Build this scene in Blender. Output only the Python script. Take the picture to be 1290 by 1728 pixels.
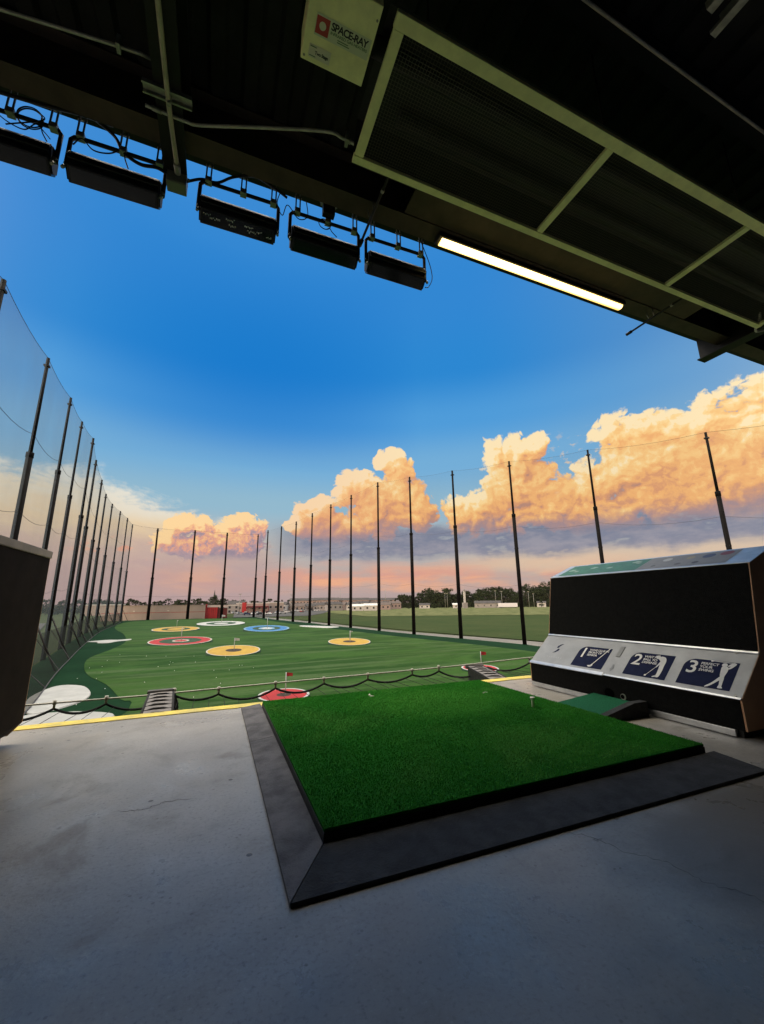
import bpy, bmesh, math, random
import numpy as np
from mathutils import Vector, Matrix
sc = bpy.context.scene
for o in list(bpy.data.objects): bpy.data.objects.remove(o, do_unlink=True)
COL = sc.collection
RAD = math.radians
EYE = 0.62          # camera height over the bay floor
ZR = -5.18          # level of the range turf

# ------------------------------------------------------------------ camera
cam = bpy.data.cameras.new('camera')
cam_o = bpy.data.objects.new('camera', cam); COL.objects.link(cam_o)
cam.sensor_fit = 'VERTICAL'; cam.sensor_height = 36; cam.lens = 676.18/1728*36
cam.clip_start = 0.02; cam.clip_end = 6000
yaw, pitch, roll = 0.386823526, 0.222442352, -0.0127609368
fw = Vector((math.sin(yaw)*math.cos(pitch), math.cos(yaw)*math.cos(pitch), math.sin(pitch)))
rt = Vector((math.cos(yaw), -math.sin(yaw), 0)); up = rt.cross(fw)
r2 = rt*math.cos(roll)+up*math.sin(roll); u2 = -rt*math.sin(roll)+up*math.cos(roll)
m = Matrix((r2, u2, -fw)).transposed().to_4x4(); m.translation = (0, 0, EYE)
cam_o.matrix_world = m
sc.camera = cam_o

# ------------------------------------------------------------------ exposure
vs = sc.view_settings
sc.display_settings.display_device = 'sRGB'
vs.view_transform = 'Standard'; vs.look = 'None'; vs.exposure = 0.0; vs.gamma = 1; vs.use_curve_mapping = False
sc.cycles.use_denoising = True
sc.cycles.max_bounces = 8; sc.cycles.diffuse_bounces = 5; sc.cycles.transparent_max_bounces = 24
sc.cycles.sample_clamp_indirect = 6

def lin(r, g, b):
    f = lambda c: (c/255/12.92) if c/255 <= .04045 else ((c/255+.055)/1.055)**2.4
    return (f(r), f(g), f(b), 1)

# ------------------------------------------------------------------ node expressions
class E:
    def __init__(s, t, sock): s.t = t; s.s = sock
    def _m(s, op, *a, clamp=False):
        n = s.t.nodes.new('ShaderNodeMath'); n.operation = op; n.use_clamp = clamp
        for i, v in enumerate((s,)+a):
            if isinstance(v, E): s.t.links.new(v.s, n.inputs[i])
            else: n.inputs[i].default_value = v
        return E(s.t, n.outputs[0])
    def __add__(s, o): return s._m('ADD', o)
    __radd__ = __add__
    def __sub__(s, o): return s._m('SUBTRACT', o)
    def __rsub__(s, o): return (s*-1.0)+o
    def __mul__(s, o): return s._m('MULTIPLY', o)
    __rmul__ = __mul__
    def __truediv__(s, o): return s._m('DIVIDE', o)
    def max(s, o): return s._m('MAXIMUM', o)
    def min(s, o): return s._m('MINIMUM', o)
    def smax(s, o, k): return s._m('SMOOTH_MAX', o, k)
    def pow(s, o): return s._m('POWER', o)
    def abs(s): return s._m('ABSOLUTE')
    def clamp(s): return s._m('ADD', 0.0, clamp=True)
    def step(s, a, b):                     # smoothstep from a to b
        n = s.t.nodes.new('ShaderNodeMapRange'); n.interpolation_type = 'SMOOTHSTEP'
        s.t.links.new(s.s, n.inputs[0]); n.inputs[1].default_value = a; n.inputs[2].default_value = b
        return E(s.t, n.outputs[0])
    def ramp(s, stops, interp='LINEAR'):
        n = s.t.nodes.new('ShaderNodeValToRGB'); cr = n.color_ramp; cr.interpolation = interp
        while len(cr.elements) < len(stops): cr.elements.new(0.5)
        for e, (p, c) in zip(cr.elements, stops):
            e.position = p; e.color = c if len(c) == 4 else (*c, 1)
        s.t.links.new(s.s, n.inputs[0])
        return E(s.t, n.outputs[0])
def node(t, kind, **kw):
    n = t.nodes.new(kind)
    for k, v in kw.items(): setattr(n, k, v)
    return n
def vec(t, x, y, z=0.0):
    n = t.nodes.new('ShaderNodeCombineXYZ')
    for i, v in enumerate((x, y, z)):
        if isinstance(v, E): t.links.new(v.s, n.inputs[i])
        else: n.inputs[i].default_value = v
    return E(t, n.outputs[0])
def noise(t, v, scale, detail=4, rough=.55, lac=2.0, dist=0.0, dim='2D'):
    n = node(t, 'ShaderNodeTexNoise', noise_dimensions=dim); n.inputs['Scale'].default_value = scale; n.inputs['Detail'].default_value = detail
    n.inputs['Roughness'].default_value = rough; n.inputs['Lacunarity'].default_value = lac; n.inputs['Distortion'].default_value = dist
    if v is not None: t.links.new(v.s, n.inputs['Vector'])
    return E(t, n.outputs[0])
def voro(t, v, scale, smooth=.4, feature='SMOOTH_F1', dim='2D'):
    n = node(t, 'ShaderNodeTexVoronoi', feature=feature, voronoi_dimensions=dim); n.inputs['Scale'].default_value = scale
    if feature == 'SMOOTH_F1': n.inputs['Smoothness'].default_value = smooth
    if v is not None: t.links.new(v.s, n.inputs['Vector'])
    return E(t, n.outputs[0])
def mix(t, f, a, b):
    n = node(t, 'ShaderNodeMix', data_type='RGBA'); n.clamp_factor = True
    for i, v in ((0, f), (6, a), (7, b)):
        if isinstance(v, E): t.links.new(v.s, n.inputs[i])
        elif i == 0: n.inputs[0].default_value = v
        else: n.inputs[i].default_value = v if len(v) == 4 else (*v, 1)
    return E(t, n.outputs[2])
def cmul(t, c, k):                          # colour times number
    n = node(t, 'ShaderNodeVectorMath', operation='SCALE'); t.links.new(c.s, n.inputs[0])
    if isinstance(k, E): t.links.new(k.s, n.inputs['Scale'])
    else: n.inputs['Scale'].default_value = k
    return E(t, n.outputs[0])
def cadd(t, a, b):
    n = node(t, 'ShaderNodeVectorMath', operation='ADD'); t.links.new(a.s, n.inputs[0]); t.links.new(b.s, n.inputs[1])
    return E(t, n.outputs[0])

# ------------------------------------------------------------------ sky
SUN_AZ, SUN_EL = -140.0, 4.0                # the sun is low behind the building
world = bpy.data.worlds.new('World'); sc.world = world; world.use_nodes = True
wt = world.node_tree; wt.nodes.clear()
def cloud_group():
    g = bpy.data.node_groups.new('cloud_height', 'ShaderNodeTree')
    g.interface.new_socket('P', in_out='INPUT', socket_type='NodeSocketVector')
    g.interface.new_socket('h', in_out='OUTPUT', socket_type='NodeSocketFloat')
    gi = g.nodes.new('NodeGroupInput'); go = g.nodes.new('NodeGroupOutput')
    P = E(g, gi.outputs[0])
    sx = g.nodes.new('ShaderNodeSeparateXYZ'); g.links.new(P.s, sx.inputs[0])
    u, v = E(g, sx.outputs[0]), E(g, sx.outputs[1])
    w1 = noise(g, P, .22, 3) - .5; w2 = noise(g, vec(g, u+37.0, v-11.0), .22, 3) - .5
    uu = u + w1*3.2; vv = v + w2*2.6
    F = None
    for (u0, v0, a, b) in CUMULUS:
        d = 1.0 - ((uu-u0)*(1/a)).pow(2) - ((vv-v0)*(1/b)).pow(2)
        F = d if F is None else F.smax(d, .25)
    F = F.max(-1.2)
    k1 = noise(g, P, .8, 2) - .5; k2 = noise(g, vec(g, u-23.0, v+5.0), .8, 2) - .5
    q = vec(g, uu+k1*1.1, vv*1.15+k2*1.1)
    d1 = voro(g, q, .27, 0, 'F1'); d2 = voro(g, q, .62, 0, 'F1'); d3 = voro(g, q, 1.5, 0, 'F1')
    fb = noise(g, q, .9, 6, .62)
    h = F*.60 + (F+.25).min(0.0)*.7 + (.30-d1*d1)*.62 + (.30-d2*d2)*.40 + (.30-d3*d3)*.13 + (fb-.5)*.46 + (fb-.5)*u.step(10, 5)*.55
    g.links.new(h.s, go.inputs[0])
    return g
CUMULUS = [  # az, el, half widths in degrees
    (66, 13.0, 12.5, 9.0), (56.5, 15.5, 5.6, 7.2), (62, 17, 6, 4.6), (70, 18, 8, 4.2), (52.0, 12.2, 5.5, 5.0), (53.5, 19, 2.6, 3.0),
    (41.5, 15.5, 4.6, 6.2), (39.6, 20.0, 2.6, 2.4), (43.6, 20.0, 3.2, 2.3), (36.0, 12.3, 5.0, 3.4), (46.5, 12.0, 4.2, 3.2),
    (21.5, 14.0, 5.8, 5.0), (23.6, 18.8, 3.3, 2.6), (18.8, 16.8, 3.6, 2.8), (27.0, 13.5, 3.0, 3.2), (12.4, 12.4, 3.2, 2.6), (15.5, 10.5, 4.8, 2.4), (9.6, 11.0, 1.6, 1.3),
    (-3.7, 9.5, 3.2, 2.3), (2.9, 9.7, 3.0, 2.2), (-.6, 7.6, 6.8, 2.6), (92, 15, 16, 9)]
def build_sky():
    t = wt
    tc = node(t, 'ShaderNodeTexCoord')
    sx = node(t, 'ShaderNodeSeparateXYZ'); t.links.new(tc.outputs['Generated'], sx.inputs[0])
    x, y, z = (E(t, sx.outputs[i]) for i in range(3))
    u = x._m('ARCTAN2', y)*57.29578
    v = z._m('ARCSINE')*57.29578
    P = vec(t, u, v)
    # clear sky
    blue = (v*(1/60)).ramp([(0, lin(187, 166, 164)), (.05, lin(194, 173, 168)), (.13, lin(186, 186, 186)), (.22, lin(148, 188, 210)), (.32, lin(116, 176, 220)),
                          (.42, lin(78, 158, 222)), (.53, lin(40, 137, 214)), (.68, lin(48, 137, 215)), (1, lin(74, 148, 221))], 'EASE')
    deep = (((u-4.0)*(1/24)).pow(2)*-1.0+1.0).max(0.0) * (((v-31.0)*(1/13)).pow(2)*-1.0+1.0).max(0.0)
    blue = mix(t, deep*.75, blue, lin(8, 120, 207))
    blue = mix(t, u.step(35, 75)*v.step(8, 20)*.5, blue, lin(122, 158, 190))
    sky = node(t, 'ShaderNodeTexSky', sky_type='NISHITA', sun_disc=False, sun_elevation=RAD(SUN_EL), sun_rotation=RAD(SUN_AZ))
    sky.air_density = 1.2; sky.dust_density = 1.5
    nish = cmul(t, E(t, sky.outputs[0]), .10)
    col = mix(t, .06, blue, nish)
    # thin anvil cloud on the left
    Q = vec(t, u*.55, v*1.7)
    st = noise(t, Q, .30, 7, .6, dist=.6)
    st2 = noise(t, vec(t, u*.9+v*.7, v*1.1-u*.35), .55, 6, .65)
    top = ((u+45.0)*(1/90)).ramp([(0, (.75,)*3), (.22, (.79,)*3), (.335, (.80,)*3), (.40, (.70,)*3), (.455, (.62,)*3), (.55, (.5,)*3), (.60, (.36,)*3), (1, (.2,)*3)])*20.0
    dd = top - v + (st-.5)*5.5 + (st2-.5)*3.0
    am = dd.step(-.3, 2.6)*u.step(13, 2)*(st2*.5+.78)
    acol = (v*(1/20)+(st-.5)*.25).ramp([(0, lin(190, 160, 156)), (.2, lin(198, 168, 160)), (.34, lin(210, 182, 164)), (.5, lin(232, 207, 170)), (.62, lin(230, 217, 192)), (.78, lin(220, 222, 214)), (1, lin(205, 218, 225))])
    acol = mix(t, u.step(-14, -4)*v.step(9.5, 6.0)*.35, acol, lin(180, 160, 166))
    acol = mix(t, u.step(-18, -9)*v.step(9.5, 12.0)*.6, acol, lin(228, 227, 218))
    col = mix(t, am, col, acol)
    # low haze bands
    h1 = noise(t, vec(t, u*.18, v*1.3), .5, 6, .6, dist=.4)
    pk = (1.0-((v-3.5+(h1-.5)*2.4)*(1/2.3)).pow(2)).max(0.0)*u.step(-12, -2)*(noise(t, vec(t, u*.3, v*.9), .28, 4)).step(.30, .58)
    pk = pk*u.step(62, 50)
    pk = pk*(u.step(2, 14)*.5+.5)
    col = mix(t, pk*.9, col, mix(t, h1.step(.35, .65), lin(226, 162, 142), lin(246, 178, 138)))
    cr = (1.0-((v-5.2+(h1-.5)*1.5)*(1/2.0)).pow(2)).max(0.0)*u.step(28, 42)
    col = mix(t, cr*.75, col, lin(228, 200, 170))
    # grey flat bases
    gb = noise(t, vec(t, u*.40, v*1.1), .55, 6, .58)
    gw = noise(t, vec(t, u*.5+9.0, v*.5), .3, 4)
    lowe = 6.0 + (gw-.5)*2.2 + (gb-.5)*1.6
    lowe = lowe + u.step(6, 14)*-.3
    gm = (v-lowe).step(-.35, 1.1)*(v+(gb-.5)*2.0).step(11.6, 9.4)*u.step(5, 12)
    gm = gm*((gb+(v-7.5)*.03).step(.30, .44)*.55+.45)
    gcol = mix(t, gb.step(.34, .72)*.75+(v-6.0).step(2.4, .2)*.2, lin(120, 127, 150), lin(160, 156, 167))
    col = mix(t, gm*.94, col, gcol)
    sp = noise(t, vec(t, u*.7, v*1.5), .55, 5, .6)
    sm = (sp.step(.56, .68))*(1.0-((v-6.8)*(1/1.6)).pow(2)).max(0.0)*(1.0-((u+10.0)*(1/7)).pow(2)).max(0.0)
    col = mix(t, sm, col, lin(244, 176, 146))
    # golden cumulus, lit from the left
    g = cloud_group()
    def hgt(p):
        n = node(t, 'ShaderNodeGroup'); n.node_tree = g; t.links.new(p.s, n.inputs[0]); return E(t, n.outputs[0])
    h = hgt(P); ha = hgt(vec(t, u-.40, v+.50)); hb = hgt(vec(t, u-1.5, v+1.7))
    lit = ((h-ha)*.62+(h-hb)*.46+.47)
    lit = lit + (v-13.5+u.step(10, 5)*3.6)*.034
    soft = noise(t, P, 2.4, 4, .65)
    cm = (h+(soft-.5)*.22).step(-.04, .16)*(v+(gb-.5)*2.4+u.step(10, 6)*2.9).step(8.0, 9.8)
    cc = lit.clamp().ramp([(0, lin(186, 138, 118)), (.25, lin(221, 156, 110)), (.48, lin(243, 179, 112)), (.70, lin(251, 200, 128)), (.88, lin(255, 217, 150)), (1, lin(255, 230, 182))], 'EASE')
    cc = mix(t, (v+(gb-.5)*3.0+(lit-.5)*2.4+u.step(10, 6)*1.4).step(11.8, 8.2)*.85, cc, lin(160, 140, 148))
    cc = mix(t, u.step(32, 8)*.30, cc, lin(234, 160, 134))
    pk2 = (lit*1.25-.12+(soft-.5)*.5).clamp().ramp([(0, lin(150, 140, 158)), (.30, lin(178, 152, 162)), (.52, lin(226, 162, 144)), (.76, lin(246, 186, 140)), (1, lin(255, 216, 156))])
    cc = mix(t, u.step(10, 5)*.85, cc, pk2)
    col = mix(t, cm*.97, col, cc)
    # wisps between the heaps
    wm = (noise(t, vec(t, u*.8, v*1.3), .9, 6, .6)).step(.56, .72)*(1.0-((v-17.0)*(1/5)).pow(2)).max(0.0)*(1.0-((u-48.5)*(1/4)).pow(2)).max(0.0)
    col = mix(t, wm*.7, col, lin(240, 205, 160))
    # sunset glow strengthened and bright patches added outside the view to light floor and turf
    for az, el, wa, we, k, c in SUN_FILL_GLOW:
        gl = (((u-az)*(1/wa)).pow(2)*-1.0 - ((v-el)*(1/we)).pow(2))._m('EXPONENT')
        n = node(t, 'ShaderNodeRGB'); n.outputs[0].default_value = (*c, 1)
        col = cadd(t, col, cmul(t, E(t, n.outputs[0]), gl*k))
    # very bright cloud added overhead, hidden by the roof edge, to light the bay floor
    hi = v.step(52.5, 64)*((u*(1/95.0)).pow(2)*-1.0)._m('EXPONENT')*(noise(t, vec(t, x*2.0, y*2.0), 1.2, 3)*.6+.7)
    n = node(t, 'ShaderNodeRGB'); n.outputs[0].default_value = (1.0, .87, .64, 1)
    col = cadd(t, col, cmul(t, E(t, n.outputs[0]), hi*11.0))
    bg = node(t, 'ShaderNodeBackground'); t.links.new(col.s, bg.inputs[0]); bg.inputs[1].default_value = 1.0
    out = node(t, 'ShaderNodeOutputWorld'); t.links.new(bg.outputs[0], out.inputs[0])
SUN_FILL_GLOW = [(-82.0, 30.0, 25.0, 22.0, 5.5, (1.0, .84, .60)), (112.0, 22.0, 22.0, 16.0, 3.0, (1.0, .80, .52)), (-150.0, 12.0, 34.0, 22.0, 5.0, (1.0, .66, .36))]   # azimuth, elevation, widths, strength, colour
build_sky()
world.cycles.sampling_method = 'MANUAL'; world.cycles.sample_map_resolution = 512

# ------------------------------------------------------------------ sun
sun = bpy.data.lights.new('sun', 'SUN'); sun.energy = 0.6; sun.angle = RAD(3); sun.color = (1, .78, .55)
sun_o = bpy.data.objects.new('sun', sun); COL.objects.link(sun_o)
sd = Vector((math.sin(RAD(SUN_AZ))*math.cos(RAD(SUN_EL)), math.cos(RAD(SUN_AZ))*math.cos(RAD(SUN_EL)), math.sin(RAD(SUN_EL))))
sun_o.rotation_euler = (-sd).to_track_quat('-Z', 'Y').to_euler()

# ------------------------------------------------------------------ materials
def mat(name, c, rough=.7, metal=0.0, var=.0, vscale=5.0, bump=0.0, bscale=40.0, c2=None, spec=.5, detail=6):
    m = bpy.data.materials.new(name); m.use_nodes = True
    t = m.node_tree; b = t.nodes['Principled BSDF']
    b.inputs['Roughness'].default_value = rough; b.inputs['Metallic'].default_value = metal
    b.inputs['Specular IOR Level'].default_value = spec
    b.inputs['Base Color'].default_value = (*c[:3], 1)
    if var or bump:
        tc = node(t, 'ShaderNodeTexCoord'); P = E(t, tc.outputs['Object'])
    if var:
        c2 = c2 or tuple(k*(1-var) for k in c[:3]); c1 = tuple(min(1, k*(1+var*.5)) for k in c[:3])
        f = noise(t, P, vscale, detail, .62, dim='3D').step(.32, .68)
        t.links.new(mix(t, f, c2, c1).s, b.inputs['Base Color'])
        r = noise(t, P, vscale*2.3, 4, .6, dim='3D')*.25+(rough-.12)
        t.links.new(r.s, b.inputs['Roughness'])
    if bump:
        bn = node(t, 'ShaderNodeBump'); bn.inputs['Strength'].default_value = bump; bn.inputs['Distance'].default_value = .01
        t.links.new(noise(t, P, bscale, 5, .6, dim='3D').s, bn.inputs['Height']); t.links.new(bn.outputs[0], b.inputs['Normal'])
    return m
def bsdf(m): return m.node_tree.nodes['Principled BSDF']
def emis(name, c, k):
    m = mat(name, c); b = bsdf(m); b.inputs['Emission Color'].default_value = (*c[:3], 1); b.inputs['Emission Strength'].default_value = k
    return m
def net_mat(name, c, dens, cell=0.0, wire=.12):
    m = bpy.data.materials.new(name); m.use_nodes = True; t = m.node_tree; t.nodes.clear()
    d = node(t, 'ShaderNodeBsdfDiffuse'); d.inputs[0].default_value = (*c, 1)
    tr = node(t, 'ShaderNodeBsdfTransparent'); mx = node(t, 'ShaderNodeMixShader'); out = node(t, 'ShaderNodeOutputMaterial')
    t.links.new(tr.outputs[0], mx.inputs[1]); t.links.new(d.outputs[0], mx.inputs[2]); t.links.new(mx.outputs[0], out.inputs[0])
    tc = node(t, 'ShaderNodeTexCoord'); P = E(t, tc.outputs['Object'])
    if cell:
        s = node(t, 'ShaderNodeSeparateXYZ'); t.links.new(P.s, s.inputs[0])
        f = None
        for i in (0, 1):
            g = (E(t, s.outputs[i])*(1/cell))._m('FRACT')._m('LESS_THAN', wire)
            f = g if f is None else f.max(g)
        t.links.new(f.s, mx.inputs[0])
    else:
        f = (noise(t, P, .11, 3, .5, dim='3D')-.5)*(dens*.9)+dens
        t.links.new(f.s, mx.inputs[0])
    return m

# ------------------------------------------------------------------ mesh helpers
def link(name, me, m=None, parent=None):
    o = bpy.data.objects.new(name, me); COL.objects.link(o)
    if m is not None:
        for k in (m if isinstance(m, (list, tuple)) else [m]): me.materials.append(k)
    if parent is not None: o.parent = parent
    return o
class MB:
    """collects shapes that become one mesh object"""
    def __init__(s): s.bm = bmesh.new(); s.mi = 0
    def face(s, pts, mi=None):
        f = s.bm.faces.new([s.bm.verts.new(p) for p in pts]); f.material_index = s.mi if mi is None else mi; return s
    def box(s, lo, hi, bevel=0.0):
        (x0, y0, z0), (x1, y1, z1) = lo, hi
        v = [s.bm.verts.new(p) for p in ((x0,y0,z0),(x1,y0,z0),(x1,y1,z0),(x0,y1,z0),(x0,y0,z1),(x1,y0,z1),(x1,y1,z1),(x0,y1,z1))]
        fs = [s.bm.faces.new([v[i] for i in q]) for q in ((0,3,2,1),(4,5,6,7),(0,1,5,4),(1,2,6,5),(2,3,7,6),(3,0,4,7))]
        for f in fs: f.material_index = s.mi
        if bevel:
            es = list({e for f in fs for e in f.edges})
            r = bmesh.ops.bevel(s.bm, geom=es, offset=bevel, segments=2, affect='EDGES', profile=.6)
            for f in r['faces']: f.material_index = s.mi
        return s
    def prism(s, poly, axis, a, b, bevel=0.0):
        """outline extruded along an axis; poly holds the two other coordinates in x,y,z order"""
        def P(p, k):
            q = list(p); q.insert(axis, k); return q
        A = [s.bm.verts.new(P(p, a)) for p in poly]; B = [s.bm.verts.new(P(p, b)) for p in poly]
        n = len(poly); fs = [s.bm.faces.new(A), s.bm.faces.new(B[::-1])]
        for i in range(n): fs.append(s.bm.faces.new((A[i], B[i], B[(i+1) % n], A[(i+1) % n])))
        for f in fs: f.material_index = s.mi
        bmesh.ops.recalc_face_normals(s.bm, faces=fs)
        if bevel:
            es = list({e for f in fs for e in f.edges})
            r = bmesh.ops.bevel(s.bm, geom=es, offset=bevel, segments=2, affect='EDGES', profile=.6)
            for f in r['faces']: f.material_index = s.mi
        return s
    def tube(s, pts, r, n=8, caps=True):
        pts = [Vector(p) for p in pts]
        rs = r if isinstance(r, (list, tuple)) else [r]*len(pts)
        rings = []; prev = None
        for i, p in enumerate(pts):
            d = (pts[min(i+1, len(pts)-1)]-pts[max(i-1, 0)]).normalized()
            a = prev if prev is not None else (Vector((0,0,1)) if abs(d.z) < .9 else Vector((1,0,0)))
            x = (a-d*a.dot(d)).normalized(); prev = x; y = d.cross(x)
            rings.append([s.bm.verts.new(p+(x*math.cos(2*math.pi*k/n)+y*math.sin(2*math.pi*k/n))*rs[i]) for k in range(n)])
        for a, b in zip(rings, rings[1:]):
            for k in range(n):
                f = s.bm.faces.new((a[k], a[(k+1) % n], b[(k+1) % n], b[k])); f.smooth = n > 5; f.material_index = s.mi
        if caps:
            for q in (rings[0][::-1], rings[-1]): s.bm.faces.new(q).material_index = s.mi
        return s
    def lathe(s, prof, c=(0,0,0), n=20, axis='z'):
        rings = []
        for r, z in prof:
            ring = []
            for k in range(n):
                a = 2*math.pi*k/n; p = (r*math.cos(a), r*math.sin(a), z)
                if axis == 'x': p = (p[2], p[0], p[1])
                ring.append(s.bm.verts.new(Vector(p)+Vector(c)))
            rings.append(ring)
        for a, b in zip(rings, rings[1:]):
            for k in range(n):
                f = s.bm.faces.new((a[k], a[(k+1) % n], b[(k+1) % n], b[k])); f.smooth = True; f.material_index = s.mi
        for q in (rings[0][::-1], rings[-1]): s.bm.faces.new(q).material_index = s.mi
        return s
    def build(s, name, m, parent=None, smooth=False):
        bmesh.ops.recalc_face_normals(s.bm, faces=s.bm.faces)
        me = bpy.data.meshes.new(name); s.bm.to_mesh(me); s.bm.free()
        if smooth:
            for p in me.polygons: p.use_smooth = True
        return link(name, me, m, parent)
def tag(o, label, cat, group=None, kind=None):
    if label: o['label'] = label
    if cat: o['category'] = cat
    if group: o['group'] = group
    if kind: o['kind'] = kind
    return o
def struct(o): o['kind'] = 'structure'; return o
def thing(name, label, cat, loc=(0,0,0), rz=0.0, group=None):
    o = bpy.data.objects.new(name, None); COL.objects.link(o); o.empty_display_size = .1
    o.location = loc; o.rotation_euler = (0, 0, rz)
    return tag(o, label, cat, group)
def dup(root, loc, rz=0.0, label=None, scale=None):
    r = root.copy(); COL.objects.link(r); r.location = loc; r.rotation_euler = (0, 0, rz)
    if scale: r.scale = scale if isinstance(scale, (tuple, list)) else (scale,)*3
    if label: r['label'] = label
    for ch in list(root.children):
        c = ch.copy(); COL.objects.link(c); c.parent = r
        for g in ch.children:
            d = g.copy(); COL.objects.link(d); d.parent = c
    return r
def text_mesh(s, size, align='LEFT', ext=0.0, spacing=1.0, weight=0.0):
    cu = bpy.data.curves.new('t', 'FONT'); cu.body = s; cu.size = size; cu.align_x = align; cu.extrude = ext; cu.space_line = .95
    cu.space_character = spacing; cu.offset = weight; cu.resolution_u = 3
    o = bpy.data.objects.new('t', cu); COL.objects.link(o)
    dg = bpy.context.evaluated_depsgraph_get(); me = bpy.data.meshes.new_from_object(o.evaluated_get(dg))
    bpy.data.objects.remove(o); bpy.data.curves.remove(cu)
    return me
def place(o, origin, ex, ey, off=0.0):
    ex, ey = Vector(ex).normalized(), Vector(ey).normalized(); ez = ex.cross(ey)
    mm = Matrix((ex, ey, ez)).transposed().to_4x4(); mm.translation = Vector(origin)+ez*off
    o.matrix_local = mm; return o
def smooth_closed(pts, k=6):
    out = []; n = len(pts)
    for i in range(n):
        p0, p1, p2, p3 = (Vector(pts[(i+j-1) % n]) for j in range(4))
        for s in range(k):
            t = s/k
            out.append(.5*((2*p1)+(p2-p0)*t+(2*p0-5*p1+4*p2-p3)*t*t+(3*p1-p0-3*p2+p3)*t**3))
    return out
def smooth_open(pts, k=6):
    P = [Vector(p) for p in pts]; P = [P[0]*2-P[1]]+P+[P[-1]*2-P[-2]]; out = []
    for i in range(1, len(P)-2):
        p0, p1, p2, p3 = P[i-1:i+3]
        for s in range(k):
            t = s/k
            out.append(.5*((2*p1)+(p2-p0)*t+(2*p0-5*p1+4*p2-p3)*t*t+(3*p1-p0-3*p2+p3)*t**3))
    return out+[P[-2]]
def sheet(name, poly, z, m):
    b = MB(); b.face([(p[0], p[1], z) for p in poly]); bmesh.ops.triangulate(b.bm, faces=b.bm.faces)
    for f in b.bm.faces:
        if f.normal.z < 0: f.normal_flip()
    me = bpy.data.meshes.new(name); b.bm.normal_update()
    for f in b.bm.faces:
        if f.normal.z < 0: f.normal_flip()
    b.bm.to_mesh(me); b.bm.free()
    return struct(link(name, me, m))
rnd = random.Random(4)

# ------------------------------------------------------------------ palette
M_black = mat('black_paint', (.008, .008, .009), .6, var=.3, vscale=9)
M_deck = mat('dark_deck_paint', (.022, .023, .021), .75, var=.3, vscale=3, spec=.15)
M_steel = mat('dark_steel', (.0085, .0085, .0075), .6, var=.3, vscale=5, spec=.3)
M_galv = mat('galvanised_steel', (.30, .30, .27), .45, .5, var=.3, vscale=14)
M_cream = mat('cream_powder_coat', (.80, .79, .40), .5, var=.14, vscale=6)
M_alu = mat('brushed_aluminium', (.55, .56, .57), .38, .75, var=.12, vscale=12)
M_plate = mat('silver_painted_plate', (.30, .31, .315), .5, .25, var=.12, vscale=7)
M_carpet = mat('black_carpet_panel', (.0075, .0075, .007), .95, var=.35, vscale=60, bump=.5, bscale=300, spec=.1)
M_brown = mat('brown_laminate', (.42, .235, .13), .6, var=.25, vscale=5)
M_dbrown = mat('dark_brown_laminate', (.020, .0135, .009), .8, var=.3, vscale=5, spec=.12)
M_navy = mat('navy_sticker', (.014, .019, .055), .7, var=.15, vscale=20, spec=.06)
M_white = mat('white_print', (.72, .72, .71), .7, var=.06, vscale=20, spec=.1)
M_rubber = mat('black_rubber', (.030, .030, .031), .8, var=.55, vscale=14, bump=.4, bscale=160)
M_rubber_edge = mat('grey_rubber_ramp', (.125, .12, .127), .72, var=.5, vscale=11, bump=.5, bscale=220)
M_wire = mat('black_cable', (.008, .008, .008), .6)
M_rope = mat('black_rope', (.012, .012, .012), .9, bump=.8, bscale=120)
M_cable = mat('pale_steel_cable', (.55, .53, .47), .5, var=.2, vscale=20)
M_pole = mat('dark_steel_pole', (.0052, .0045, .0046), .8, var=.35, vscale=.8, spec=.12)

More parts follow.
